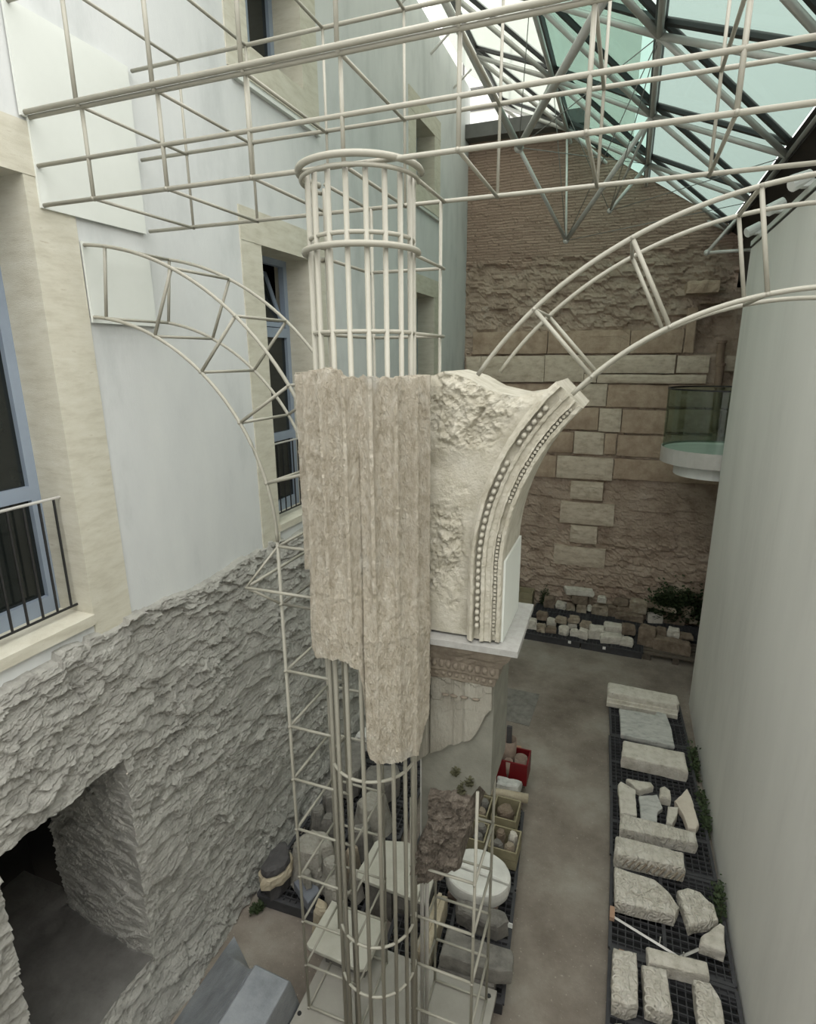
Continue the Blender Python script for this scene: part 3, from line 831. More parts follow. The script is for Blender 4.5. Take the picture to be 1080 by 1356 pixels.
for j in range(nt_ - 1):
    for i in (0, nth - 1):
        F.append((i * nt_ + j, i * nt_ + j + 1, off + i * nt_ + j + 1, off + i * nt_ + j))
sh = mkobj('fluted_shaft', np.r_[Vo, Vi], F, M['flute'], fragm)

# spandrel between shaft and archivolt
AXC, AZC = 0.78, 4.75
nv_, nu_ = 190, 110
v = np.linspace(0, 1, nv_); uq = np.linspace(0, 1, nu_)
path = []
for q in v:
    s = q * (0.48 + 1.575 * math.radians(46))
    if s < .48: path.append((AXC - 1.575, 4.27 + s))
    else:
        a = (s - .48) / 1.575
        path.append((AXC - 1.575 * math.cos(a), AZC + 1.575 * math.sin(a)))
path = np.array(path)
zl = 4.27 + (5.915 - 4.27) * v
U, Vv = np.meshgrid(uq, v, indexing='ij')
Xs = -1.14 * (1 - U) + path[:, 0][None, :] * U
Zs = zl[None, :] * (1 - U) + path[:, 1][None, :] * U
tx_ = [-1.2, -1.089, -1.014, -0.876, -0.748, -0.577, -0.45, -0.397, -0.301]
tz_ = [5.895, 5.896, 5.925, 5.887, 5.82, 5.785, 5.81, 5.822, 5.80]
ztop = np.interp(Xs[:, -1], tx_, tz_)
Zs = 4.27 + (Zs - 4.27) * ((ztop - 4.27) / (Zs[:, -1] - 4.27))[:, None] ** (Vv ** 2)
pm_ = np.clip(fbm(Xs * 3.2 + 3, Zs * 3.2, 73) * 6 + .25, 0, 1) * np.clip((.85 - U) / .2, 0, 1)
rel = 0.014 * fbm(Xs * 6, Zs * 6, 71) + pm_ * (0.06 * np.abs(fbm(Xs * 13, Zs * 13, 74)) * 2 - .02 + .05 * fbm(Xs * 30, Zs * 30, 72)) - .028 * np.exp(-(((Xs + 1.0) / .16) ** 2 + ((Zs - 5.36) / .10) ** 2))
rel = rel - .025 * np.exp(-(((Xs + .80) - (Zs - 5.66) * .55) / .012) ** 2) * ((Zs > 5.60) & (Zs < 5.72))
Ys = 3.292 - rel + 0.02 * np.clip((Vv - .93) / .07, 0, 1) ** 2 - .02 * np.clip((U - .9) / .1, 0, 1)
def backtop(y1): return np.stack([Xs, np.full_like(Xs, y1), Zs - .0], -1).reshape(-1, 3)
Vf = np.stack([Xs, Ys, Zs], -1).reshape(-1, 3); Vb = backtop(3.86)
off = nu_ * nv_
F = grid_faces(nu_, nv_) + [f[::-1] for f in grid_faces(nu_, nv_, off=off)]
for i in range(nu_ - 1):
    F.append((i * nv_ + nv_ - 1, (i + 1) * nv_ + nv_ - 1, off + (i + 1) * nv_ + nv_ - 1, off + i * nv_ + nv_ - 1))
    F.append((i * nv_, off + i * nv_, off + (i + 1) * nv_, (i + 1) * nv_))
for j in range(nv_ - 1):
    F.append(((nu_ - 1) * nv_ + j, off + (nu_ - 1) * nv_ + j, off + (nu_ - 1) * nv_ + j + 1, (nu_ - 1) * nv_ + j + 1))
    F.append((j, j + 1, off + j + 1, off + j))
mkobj('spandrel', Vf, [], M['spandrel'], fragm) if False else mkobj('spandrel', np.r_[Vf, Vb], F, M['spandrel'], fragm)

# archivolt: moulded band swept along the springing
PR = [(1.60, 3.30), (1.605, 3.245), (1.585, 3.225), (1.568, 3.222), (1.562, 3.268), (1.524, 3.268), (1.52, 3.236), (1.50, 3.242), (1.497, 3.256), (1.465, 3.258), (1.462, 3.250), (1.452, 3.248), (1.449, 3.280), (1.429, 3.280), (1.425, 3.262), (1.405, 3.266), (1.398, 3.285), (1.40, 3.86), (1.60, 3.86)]
def arc_pt(s, r, y):
    if s < .48: return (AXC - r, y, 4.27 + s)
    a = (s - .48) / 1.5
    return (AXC - r * math.cos(a), y, AZC + r * math.sin(a))
SMAX = .48 + 1.5 * math.radians(44.5)
ns = 70; V = []; F = []
for i in range(ns + 1):
    s = SMAX * i / ns
    for k, (r, y) in enumerate(PR):
        wob = .006 * (h2(i * 1.0, k * 1.0, 3) - .5) if 0 < k < 16 else 0
        V.append(arc_pt(s, r + wob, y + wob * .7))
mP = len(PR)
for i in range(ns):
    for k in range(mP):
        a_, b_ = i * mP, (i + 1) * mP
        F.append((a_ + k, a_ + (k + 1) % mP, b_ + (k + 1) % mP, b_ + k))
F.append(list(range(mP))[::-1]); F.append([ns * mP + k for k in range(mP)])
arv = mkobj('archivolt', V, F, M['spandrel'], fragm)
def blob(rx, ry, rz, n=8, m=6):
    V = [(0, 0, -rz)]; F = []
    for j in range(1, m):
        a = math.pi * j / m
        for i in range(n):
            b = 2 * math.pi * i / n
            V.append((rx * math.sin(a) * math.cos(b), ry * math.sin(a) * math.sin(b), -rz * math.cos(a)))
    V.append((0, 0, rz))
    for i in range(n): F.append((0, 1 + (i + 1) % n, 1 + i))
    for j in range(m - 2):
        for i in range(n):
            a, b = 1 + j * n + i, 1 + j * n + (i + 1) % n
            F.append((a, b, b + n, a + n))
    for i in range(n): F.append((1 + (m - 2) * n + i, 1 + (m - 2) * n + (i + 1) % n, len(V) - 1))
    me = bpy.data.meshes.new('ornament'); me.from_pydata(V, [], F)
    me.polygons.foreach_set('use_smooth', [True] * len(me.polygons)); me.update()
    return me
egg = blob(.017, .026, .0195)
s = .10; k = 0
while s < SMAX - .12:
    if not (1.18 < s < 1.26):
        p = Vector(arc_pt(s, 1.543, 3.258)) - wloc(arv)
        o = link('egg_ornament', egg, M['spandrel'], arv, p)
        o.rotation_euler = (0, max(0, (s - .48) / 1.5), 0)
    s += .0455
mb = MB(); s = .06
while s < SMAX - .03:
    if not (.72 < s < .93):
        x, y, z = arc_pt(s, 1.439, 3.270)
        mb.box(x - .008, x + .008, y - .012, y + .012, z - .008, z + .008)
    s += .026
tag(mb.build('small_bead_row', M['spandrel'], arv), kind='stuff')
# plain infill of the soffit at the springing
MB().box(AXC - 1.405, AXC - 1.385, 3.30, 3.86, 4.255, 4.80).build('plaster_infill', M['panel'], fragm)
# impost
MB().prism([(-1.19, 3.2), (-.494, 3.215), (-.510, 3.965), (-1.19, 3.965)], 'z', 4.21, 4.252).build('impost_slab', M['slabgrey'], fragm)
im = MB(); prof_ = [(.0, 4.21), (.012, 4.175), (.035, 4.14), (.06, 4.12), (.07, 4.085), (.085, 4.08), (.09, 4.0), (.11, 3.985), (.115, 3.93), (.13, 3.92)]
n = 0; rows = []
for d_, z in prof_:
    x1, y0, y1 = -.53 - d_, 3.225 + d_ * .62, 3.95 - d_ * .5
    rows.append(len(im.v))
    npt = 14
    for i in range(npt + 1):
        x = -1.18 + (x1 + 1.18) * i / npt
        jit = .006 * (h2(i * 1.0, z * 40, 2) - .5)
        im.v.append((x, y0 + jit, z + jit))
    im.v += [(x1, y1, z), (-1.18, y1, z)]
L_ = 17
for r_ in range(len(rows) - 1):
    a_, b_ = rows[r_], rows[r_ + 1]
    for i in range(L_): im.f.append((a_ + (i + 1) % L_, a_ + i, b_ + i, b_ + (i + 1) % L_))
im.f.append([rows[-1] + i for i in range(L_)][::-1]); im.f.append([rows[0] + i for i in range(L_)])
imo = im.build('impost_moulding', M['mould'], fragm)
dart = blob(.021, .020, .030); dart2 = blob(.016, .016, .018)
for i in range(10):
    link('egg_ornament', dart, M['mould'], imo, Vector((-1.10 + i * .049, 3.283, 4.045)) - wloc(imo))
    link('dart_ornament', dart2, M['mould'], imo, Vector((-1.085 + i * .046, 3.298, 3.965)) - wloc(imo))
# pier face layer with a ragged lower edge
jx_ = [-1.236, -1.194, -1.092, -1.02, -0.954, -0.855, -0.785, -0.745, -0.707, -0.673, -.64]
jz_ = [3.224, 3.202, 3.30, 3.342, 3.402, 3.452, 3.50, 3.58, 3.688, 3.736, 3.76]
xp = np.linspace(-1.21, -.665, 70); tp = np.linspace(0, 1, 60)
zlow = np.interp(xp, jx_, jz_) + .025 * fbm(xp * 22, xp * 0, 81)
Xp, Tp = np.meshgrid(xp, tp, indexing='ij'); Zp = zlow[:, None] + (3.95 - zlow)[:, None] * Tp
groove = .025 * np.exp(-((Xp + 1.10) / .008) ** 2) + .012 * np.exp(-((Xp + .86) / .010) ** 2) + .010 * np.exp(-((Xp + .93) / .006) ** 2)
Yp = 3.305 + groove - .008 * fbm(Xp * 9, Zp * 9, 82) - .012 * flake(Xp * 10, Zp * 10, 83) * np.clip((Zp - 3.6) / .3, 0, 1)
Vf = np.stack([Xp, Yp, Zp], -1).reshape(-1, 3); Vb = Vf.copy(); Vb[:, 1] = 3.37
off = 70 * 60
F = grid_faces(70, 60) + [f[::-1] for f in grid_faces(70, 60, off=off)]
for i in range(69):
    for j in (0, 59): F.append((i * 60 + j, off + i * 60 + j, off + (i + 1) * 60 + j, (i + 1) * 60 + j))
for j in range(59):
    for i in (0, 69): F.append((i * 60 + j, i * 60 + j + 1, off + i * 60 + j + 1, off + i * 60 + j))
pfc = mkobj('pier_face', np.r_[Vf, Vb], F, M['pier'], fragm)
for i, x in enumerate((-.98, -.92, -.85, -.77)):
    link('carved_petal', blob(.028, .016, .011), M['mould'], pfc, Vector((x, 3.303, 3.80 + i * .003)) - wloc(pfc))
# smooth mortar core of the pier and the right corner strip
xq = np.linspace(-1.16, -.655, 40); zlo = np.interp(xq, [-1.16, -1.10, -1.09, -.80, -.73, -.68, -.655], [2.5, 2.72, 2.96, 2.99, 3.12, 3.06, 3.05]) + .03 * fbm(xq * 20, xq * 0, 84)
Xq, Tq = np.meshgrid(xq, np.linspace(0, 1, 40), indexing='ij'); Zq = zlo[:, None] + (3.97 - zlo)[:, None] * Tq
Vf = np.stack([Xq, 3.338 - .006 * fbm(Xq * 8, Zq * 8, 85), Zq], -1).reshape(-1, 3); Vb = Vf.copy(); Vb[:, 1] = 3.86; off = 1600
F = grid_faces(40, 40) + [f[::-1] for f in grid_faces(40, 40, off=off)]
for i in range(39):
    for j in (0, 39): F.append((i * 40 + j, off + i * 40 + j, off + (i + 1) * 40 + j, (i + 1) * 40 + j))
for j in range(39):
    for i in (0, 39): F.append((i * 40 + j, i * 40 + j + 1, off + i * 40 + j + 1, off + i * 40 + j))
mkobj('mortar_core', np.r_[Vf, Vb], F, M['pier_low'], fragm)
# brick core hanging below
ou = [(-1.092, 2.99), (-.79, 3.02), (-.76, 2.82), (-.853, 2.603), (-.865, 2.35), (-.95, 2.28), (-.993, 2.225), (-1.101, 2.156), (-1.199, 2.09), (-1.249, 2.151), (-1.192, 2.449), (-1.103, 2.719)]
P = np.array(ou); d = np.linalg.norm(np.roll(P, -1, 0) - P, axis=1); cum = np.r_[0, np.cumsum(d)]
Q = []
for q in np.linspace(0, cum[-1], 150, endpoint=False):
    k = np.searchsorted(cum, q, side='right') - 1; f = (q - cum[k]) / d[k]; Q.append(P[k] + f * (np.roll(P, -1, 0)[k] - P[k]))
Q = np.array(Q); c = np.array([-1.0, 2.62]); V = []
layers = [(s_, 3.27 + .03 * s_ ** 3) for s_ in np.linspace(.01, .96, 30)] + [(1.0, 3.33), (1.03, 3.38), (1.04, 3.44), (1.03, 3.5), (1.02, 3.58), (1.0, 3.66), (.95, 3.74), (.5, 3.8), (.01, 3.8)]
NQ = len(Q)
for s_, y in layers:
    R = c + (Q - c) * s_
    nz = fbm(R[:, 0] * 7, R[:, 1] * 7 + y * 6, 91) * .10 + flake(R[:, 0] * 9, R[:, 1] * 17, 92) * .05 + flake(R[:, 0] * 22, R[:, 1] * 30, 94) * .022 + fbm(R[:, 0] * 30, R[:, 1] * 30, 95) * .03
    R2_ = R + (Q - c) * (fbm(R[:, 0] * 14 + y * 9, R[:, 1] * 14, 93) * .16)[:, None] * (s_ > .97)
    V += [(R2_[i, 0], y - nz[i], R2_[i, 1]) for i in range(NQ)]
F = []
for k in range(len(layers) - 1):
    for i in range(NQ): F.append((k * NQ + (i + 1) % NQ, k * NQ + i, (k + 1) * NQ + i, (k + 1) * NQ + (i + 1) % NQ))
F.append(list(range(NQ)))
mkobj('brick_core', V, F, M['core'], fragm)

# ================================================================== PLINTH
pl = MB().prism([(-2.315, 3.05), (-.66, 3.05), (-.66, 4.02), (-2.315, 4.02)], 'z', 0.26, 0.33).build('frame_plinth', M['plinth'])
tag(pl, 'flat grey beige plinth plate carrying the rod frame', 'plinth')
MB().box(-2.2, -.75, 3.15, 3.95, 0, .26).build('plinth_base', M['grey'], pl)
for x, y in ((-2.28, 3.22), (-2.28, 3.95), (-.72, 3.95)):
    MB().lathe([(.0001, .338), (.018, .338), (.02, .33)], x, y, 10).build('bolt', M['black'], pl)

# ================================================================== PALLETS
def pallet_mesh_parts(w, d):
    deck = MB()
    nx, ny = int(w / .075), int(d / .075)
    for i in range(nx + 1):
        x = -w / 2 + w * i / nx; t_ = .018 if i in (0, nx, nx // 2) else .0045
        deck.box(x - t_, x + t_, -d / 2, d / 2, .125, .155)
    for j in range(ny + 1):
        y = -d / 2 + d * j / ny; t_ = .018 if j in (0, ny, ny // 2) else .0045
        deck.box(-w / 2, w / 2, y - t_, y + t_, .127, .157)
    run = MB().box(-w / 2, w / 2, -.05, .05, 0, .125)
    run2 = None
    return deck, run
def mesh_of(mb, name):
    me = bpy.data.meshes.new(name); me.from_pydata(mb.v, [], mb.f); me.update(); return me
PM = {}; SHADE = {}
M['pallet_shade'] = mat('black_pallet_gap_shade', [(12, 12, 13), (18, 18, 19)], 4, 0.8)  # black sheet added under the deck grid to darken its gaps like shade
def pallet(x, y, rz, w, d, label, group, wood=False):
    key = (w, d)
    if key not in PM:
        a, b = pallet_mesh_parts(w, d); PM[key] = (mesh_of(a, 'pallet_deck'), mesh_of(b, 'pallet_runner'))
    e = empty('pallet', (x, y, 0)); e.rotation_euler.z = math.radians(rz)
    tag(e, label, 'pallet', group)
    if wood:
        nb = 6
        for k in range(nb):
            yy_ = -d / 2 + .05 + (d - .1) * k / (nb - 1)
            me = bpy.data.meshes.new('slat'); m2 = MB().box(-w / 2, w / 2, yy_ - .045, yy_ + .045, .13, .155); me.from_pydata(m2.v, [], m2.f)
            link('slat', me, M['palletwood'], e)
        for xx in (-w / 2 + .07, 0, w / 2 - .07):
            for yy_ in (-d / 2 + .07, d / 2 - .07):
                me = bpy.data.meshes.new('block'); m2 = MB().box(xx - .06, xx + .06, yy_ - .06, yy_ + .06, 0, .13); me.from_pydata(m2.v, [], m2.f)
                link('block', me, M['palletwood'], e)
        return e
    link('deck_grid', PM[key][0], M['plastic'], e)
    if key not in SHADE:
        SHADE[key] = mesh_of(MB().box(-w / 2 + .01, w / 2 - .01, -d / 2 + .01, d / 2 - .01, .06, .066), 'pallet_shade_sheet')
    link('shade_sheet', SHADE[key], M['pallet_shade'], e)
    for yy_ in (-d / 2 + .05, 0, d / 2 - .05): link('runner', PM[key][1], M['plastic'], e, (0, yy_, 0))
    return e
ordn = ['first', 'second', 'third', 'fourth', 'fifth', 'sixth', 'seventh', 'eighth', 'ninth', 'tenth', 'eleventh', 'twelfth', 'thirteenth', 'fourteenth', 'fifteenth', 'sixteenth']
rlab = ['black grid pallet under the moulded cornice block and grey marble slab', 'black grid pallet under the small fragments beside right wall', 'black grid pallet under the two long ornamented bars', 'black grid pallet under the big carved slab and metal bar', 'nearest black grid pallet by right wall, under the carved uprights']
for i, (x, y, rz) in enumerate([(.76, 9.22, 3.0), (.80, 8.0, 2.5), (.85, 6.78, 1.5), (.88, 5.56, .5), (.89, 4.34, 0)]):
    pallet(x, y, rz, 1.14, 1.18, rlab[i], 'pallets along the right wall')
for i, (x, y) in enumerate([(-1.05, 12.99), (.19, 12.95), (1.43, 12.9)]):
    pallet(x, y, -2, 1.2, .72, ['left', 'middle', 'right'][i] + ' pallet of the row against the ancient wall', 'pallets by the ancient wall')
for i, (x, y) in enumerate([(-1.08, 12.06), (.15, 12.02)]):
    pallet(x, y, -2, 1.2, .8, ['left', 'middle'][i] + ' black pallet of the front rubble row', 'pallets of the front rubble row')
pallet(1.38, 11.98, -2, 1.2, .8, 'grey wooden pallet under the long stone block by right wall', 'pallets of the front rubble row', True)
for i, (x, y) in enumerate([(-1.27, 4.6), (-1.38, 5.83)]):
    pallet(x, y, 5.0, 1.22, 1.2, ['black pallet behind the plinth under the grey slabs', 'black pallet under the crates and white disc'][i], 'pallets behind the plinth')
pallet(-1.50, 7.05, 5, 1.22, 1.16, 'wooden slatted pallet under the red crate', 'pallets behind the plinth', True)
for i, (x, y) in enumerate([(-2.85, 4.85), (-2.84, 6.08), (-2.84, 7.31)]):
    pallet(x, y, 2.0, 1.2, 1.2, ['nearest black pallet along the rubble wall under broken stones', 'black pallet under the round millstones', 'farthest black pallet along the rubble wall'][i], 'pallets along the rubble wall')
for i, (x, y, z) in enumerate([(-.675, 4.72, .30), (-.80, 6.0, .17), (-.86, 6.75, .17), (-.7, 11.6, .13), (.0, 11.58, .13), (-.9, 12.7, .13)]):
    tag(MB().box(x - .03, x + .03, y - .004, y + .004, z - .03, z + .03).build('paper_tag', M['tag']), ['white tag on the grey rough stone by the white disc', 'white tag on pallet edge beside the stone crates', 'white tag on pallet edge beside the red crate', 'left white tag on the front rubble row', 'right white tag on the front rubble row', 'white tag on the pallet against ancient wall'][i], 'tag', 'paper tags')

# ================================================================== STONES ON THE RIGHT PALLETS
RS = [
('moulded_block', 'long moulded cornice block at far end of right pallets', .16, .40, 'lime', [(0.113, 9.777), (1.249, 9.736), (1.266, 9.524), (1.217, 9.426), (0.124, 9.438)]),
('marble_slab', 'veined grey marble slab with notched corner, right pallets', .16, .25, 'marble', [(0.328, 9.235), (0.913, 9.249), (0.934, 9.362), (1.063, 9.34), (1.114, 9.006), (1.138, 8.489), (0.363, 8.516)]),
('stone_block', 'thick cream stone block between grey marble slab and small fragments', .16, .36, 'lime', [(0.391, 8.216), (1.244, 8.225), (1.262, 7.814), (0.368, 7.826)]),
('stone_fragment', 'upright pale fragment at left end of the small fragments', .16, .26, 'lime', [(0.339, 7.328), (0.378, 7.406), (0.569, 7.302), (0.584, 6.815), (0.378, 6.784)]),
('stone_fragment', 'wedge shaped fragment lying behind the grey one', .16, .26, 'lime', [(0.449, 7.481), (0.771, 7.518), (0.808, 7.452), (0.628, 7.308), (0.569, 7.333)]),
('stone_fragment', 'grey marble fragment with curved bite in its edge', .16, .23, 'marble', [(0.61, 7.231), (0.846, 7.332), (0.908, 7.104), (0.842, 6.994), (0.826, 6.81), (0.633, 6.807)]),
('stone_fragment', 'smallest stone, a rounded cube among the right fragments', .16, .30, 'lime', [(0.881, 7.413), (0.942, 7.467), (1.015, 7.4), (1.01, 7.248), (0.874, 7.242)]),
('stone_fragment', 'small pointed pale fragment beside the pinkish one', .16, .26, 'lime', [(0.966, 7.118), (1.098, 7.152), (1.071, 6.974), (1.003, 6.814), (0.936, 6.83)]),
('stone_fragment', 'pinkish tapering fragment nearest the right wall', .16, .26, 'pink', [(1.058, 7.254), (1.232, 7.56), (1.27, 7.436), (1.322, 6.918), (1.279, 6.836), (1.181, 6.819), (1.145, 7.043)]),
('carved_bar', 'longer ornamented stone bar just below the small fragments', .16, .32, 'lime', [(0.383, 6.703), (1.26, 6.698), (1.264, 6.514), (0.369, 6.436)]),
('carved_bar', 'stone bar with plaited carving on its dark side', .16, .36, 'lime', [(0.328, 6.265), (1.085, 6.273), (1.087, 6.036), (0.313, 5.983)]),
('carved_slab', 'big broken carved slab with pointed right end', .16, .32, 'lime', [(0.329, 5.833), (0.763, 5.813), (0.899, 5.698), (0.992, 5.537), (0.943, 5.416), (0.34, 5.374)]),
('carved_slab', 'rounded triangular slab right of the big carved slab', .16, .30, 'lime', [(0.987, 5.776), (1.097, 5.845), (1.22, 5.835), (1.342, 5.713), (1.365, 5.544), (1.072, 5.358)]),
('stone_fragment', 'small wedge stone against right wall above the metal bar', .16, .30, 'lime', [(1.166, 5.267), (1.375, 5.505), (1.411, 5.48), (1.382, 5.183), (1.154, 5.195)]),
('carved_upright', 'leftmost carved upright block in the nearest pallet', .16, .36, 'lime', [(0.335, 4.81), (0.556, 4.831), (0.564, 4.347), (0.473, 4.286), (0.339, 4.284)]),
('carved_upright', 'middle upright block below the lintel, with one dark hole', .16, .33, 'lime', [(0.602, 4.753), (0.822, 4.79), (0.856, 4.391), (0.772, 4.357), (0.632, 4.366)]),
('stone_lintel', 'horizontal lintel stone across the top of two uprights', .16, .31, 'lime', [(0.648, 4.967), (1.204, 5.002), (1.212, 4.859), (0.824, 4.82), (0.665, 4.803)]),
('carved_upright', 'rightmost carved upright with scroll pattern under the lintel', .16, .32, 'lime', [(1.055, 4.79), (1.2, 4.80), (1.279, 4.66), (1.284, 4.372), (1.065, 4.291)]),
('stone_fragment', 'stone at bottom edge below the leftmost carved upright', .16, .30, 'lime', [(0.357, 4.14), (0.434, 4.162), (0.467, 4.059), (0.354, 4.017)])]
for i, (nm, lb, z0, z1, mt, poly) in enumerate(RS):
    if nm.startswith('carved'): mt = 'carved'
    o = stone(nm, lb, poly, z0, z1, mt, seed=i + 1, group='carved stones on the right pallets', amp=.010)
    if nm == 'moulded_block':
        MB().box(.12, 1.24, 9.36, 9.45, .17, .24).box(.12, 1.24, 9.40, 9.46, .24, .29).build('moulding', M['lime'], o)
    if nm == 'carved_bar' and i == 10:
        for k in range(11):
            x = .35 + k * .066
            MB().tube([(x, 6.0, .20), (x + .06, 6.0, .31)], .012, 6).build('plait_strand', M['limeb'], o)
    if nm == 'carved_upright':
        c_ = np.mean(poly, 0)
        for k in range(5):
            y = c_[1] - .2 + k * .085
            MB().tube([(c_[0] - .07 + .045 * math.cos(a_), y + .035 * math.sin(a_), z1 + .010) for a_ in np.linspace(0, 4.6, 12)], .009, 5).build('scroll', M['lime'], o)
    if nm == 'carved_slab' and i == 11:
        for k in range(9):
            rs = random.Random(k)
            x, y = .40 + .055 * k, 5.46 + rs.uniform(0, .25)
            MB().tube([(x, y, z1 + .010), (x + .05, y + rs.uniform(-.02, .08), z1 + .014), (x + .10, y + rs.uniform(-.05, .05), z1 + .010)], .008, 5).build('carved_line', M['lime'], o)
def hole(x, y, z, parent=None): return MB().lathe([(.0001, z + .006), (.018, z + .006), (.018, z)], x, y, 10)
bar = empty('metal_bar', (.66, 5.2, .165))
tag(bar, 'galvanised angle bar with side arm lying below the big carved slab', 'metal bar')
MB().tube([(.34, 5.30, .18), (1.19, 4.99, .18)], .016, 4).build('long_bar', M['steel'], bar)
MB().tube([(.98, 5.07, .19), (1.16, 5.22, .19)], .016, 4).build('side_arm', M['steel'], bar)
for x, y in ((.79, 5.15), (1.0, 5.06), (1.17, 5.02)): MB().tube([(x, y, .17), (x, y, .27)], .007, 5).build('peg', M['steel'], bar)
tag(MB().box(.30, .35, 5.26, 5.40, .16, .21).build('wood_offcut', M['rawwood']), 'wood offcut at the end of the metal bar', 'wood')
tag(MB().box(.40, .45, 4.82, 4.92, .16, .22).build('wood_offcut', M['rawwood']), 'wood offcut above the leftmost carved upright', 'wood')

# ================================================================== RUBBLE ROWS AT THE BACK WALL
ROWS = [('a1', -1.34, 13.16, 0.24, 0.32), ('a2', -1.06, 13.16, 0.24, 0.19), ('a3', -0.83, 13.16, 0.2, 0.17), ('a4', -0.58, 13.13, 0.21, 0.24), ('a5', -0.41, 13.23, 0.13, 0.16), ('a6', -0.71, 14.06, 0.65, 0.17), ('a7', -0.67, 13.58, 0.38, 0.25), ('a8', -0.15, 13.13, 0.34, 0.26), ('a9', -0.16, 13.83, 0.19, 0.14), ('a10', 0.09, 13.15, 0.22, 0.31), ('a11', 0.36, 13.45, 0.34, 0.13), ('a12', 0.3, 13.79, 0.32, 0.14), ('a13', 0.51, 13.03, 0.61, 0.2), ('a14', 0.68, 13.52, 0.39, 0.34), ('a15', 1.02, 13.12, 0.33, 0.28), ('a16', 1.41, 13.19, 0.43, 0.3), ('a17', 1.01, 13.9, 0.24, 0.11), ('a18', 1.32, 13.82, 0.37, 0.11), ('a19', 1.71, 13.61, 0.31, 0.31), ('a20', 1.83, 13.34, 0.18, 0.2), ('b1', -1.56, 11.86, 0.22, 0.27), ('b2', -1.4, 12.39, 0.23, 0.21), ('b3', -1.34, 11.8, 0.2, 0.2), ('b4', -1.16, 12.12, 0.2, 0.23), ('b5', -1.12, 11.82, 0.22, 0.15), ('b6', -0.97, 12.37, 0.23, 0.13), ('b7', -0.85, 11.79, 0.24, 0.23), ('b8', -0.7, 12.5, 0.23, 0.15), ('b9', -0.7, 12.17, 0.2, 0.14), ('b10', -0.64, 11.83, 0.17, 0.17), ('b11', -0.42, 12.27, 0.25, 0.17), ('b12', -0.44, 11.77, 0.22, 0.24), ('b13', -0.18, 11.86, 0.31, 0.31), ('b14', 0.16, 12.13, 0.39, 0.29), ('b15', 0.11, 11.75, 0.45, 0.21), ('b16', 0.46, 12.28, 0.29, 0.24), ('b17', 0.44, 11.74, 0.26, 0.19), ('b18', 0.81, 11.9, 0.33, 0.49), ('b19', 1.12, 12.43, 0.22, 0.22), ('b20', 1.37, 12.44, 0.24, 0.24), ('b21', 1.62, 12.47, 0.29, 0.1), ('b22', 1.3, 11.77, 0.71, 0.3)]
rg = random.Random(11)
cnt = {}
for key, x, y, w, h in ROWS:
    row = key[0]
    lim = 13.1 if row == 'a' else 12.1
    z0 = .157; back = False
    if y > lim + .12:
        z0 += (y - lim) * .44; x *= lim / y; y = lim; back = True
    dpt = min(.24, max(.16, w * .8))
    if back: y += .03
    mt = rg.choice(['limeb', 'limeb', 'lime', 'limec'])
    if key in ('a7', 'a13', 'a16', 'a10', 'a11'): mt = 'limec'
    if key in ('a2', 'a6', 'a15', 'b7', 'b10', 'b12', 'b13', 'b14', 'b20'): mt = 'lime'
    hh = h * (.8 if h > .14 else .9); w *= 1.08
    cx_, cy_ = x, y + dpt / 2
    a0 = math.radians(rg.uniform(-12, 12))
    poly = []
    nside = 12 if key in ('b7', 'b4', 'a19', 'a5') else 4
    for k in range(nside):
        if nside == 4: px__, py__ = ((-1, -1), (1, -1), (1, 1), (-1, 1))[k]
        else: px__, py__ = math.cos(2 * math.pi * k / 12) , math.sin(2 * math.pi * k / 12)
        px__ *= w / 2 * rg.uniform(.84, 1.02); py__ *= dpt / 2 * rg.uniform(.84, 1.05)
        poly.append((cx_ + px__ * math.cos(a0) - py__ * math.sin(a0), cy_ + px__ * math.sin(a0) + py__ * math.cos(a0)))
    kk_ = row + ('back' if back else 'front'); cnt[kk_] = cnt.get(kk_, 0) + 1
    special = {'b22': 'long buff block on the grey wooden pallet', 'b18': 'tallest rough stone standing in the front rubble row', 'b7': 'round ball shaped stone in the front rubble row', 'a14': 'large tilted block crowning the rubble against ancient wall', 'a6': 'long flat pale slab behind stones at the ancient wall', 'a16': 'wide brown block near right end of the ancient wall row', 'a15': 'cream block with pitted face near the green bush'}
    place = {'afront': 'on the pallets against the ancient wall', 'aback': 'piled on top, against the ancient wall', 'bfront': 'along the front edge of the front rubble row', 'bback': 'piled behind the front edge of the front rubble row'}[kk_]
    tone = {'lime': 'pale', 'limeb': 'buff', 'limec': 'brown'}[mt]
    lb = special.get(key, '%s stone, %s from the left %s' % (tone, ordn[cnt[kk_] - 1], place))
    stone('rubble_stone', lb, poly, z0, z0 + hh, mt, seed=len(cnt) * 7 + int(x * 10) + 30, group='rubble stones in the back rows', amp=.022, nseg=16, rounding=.3)

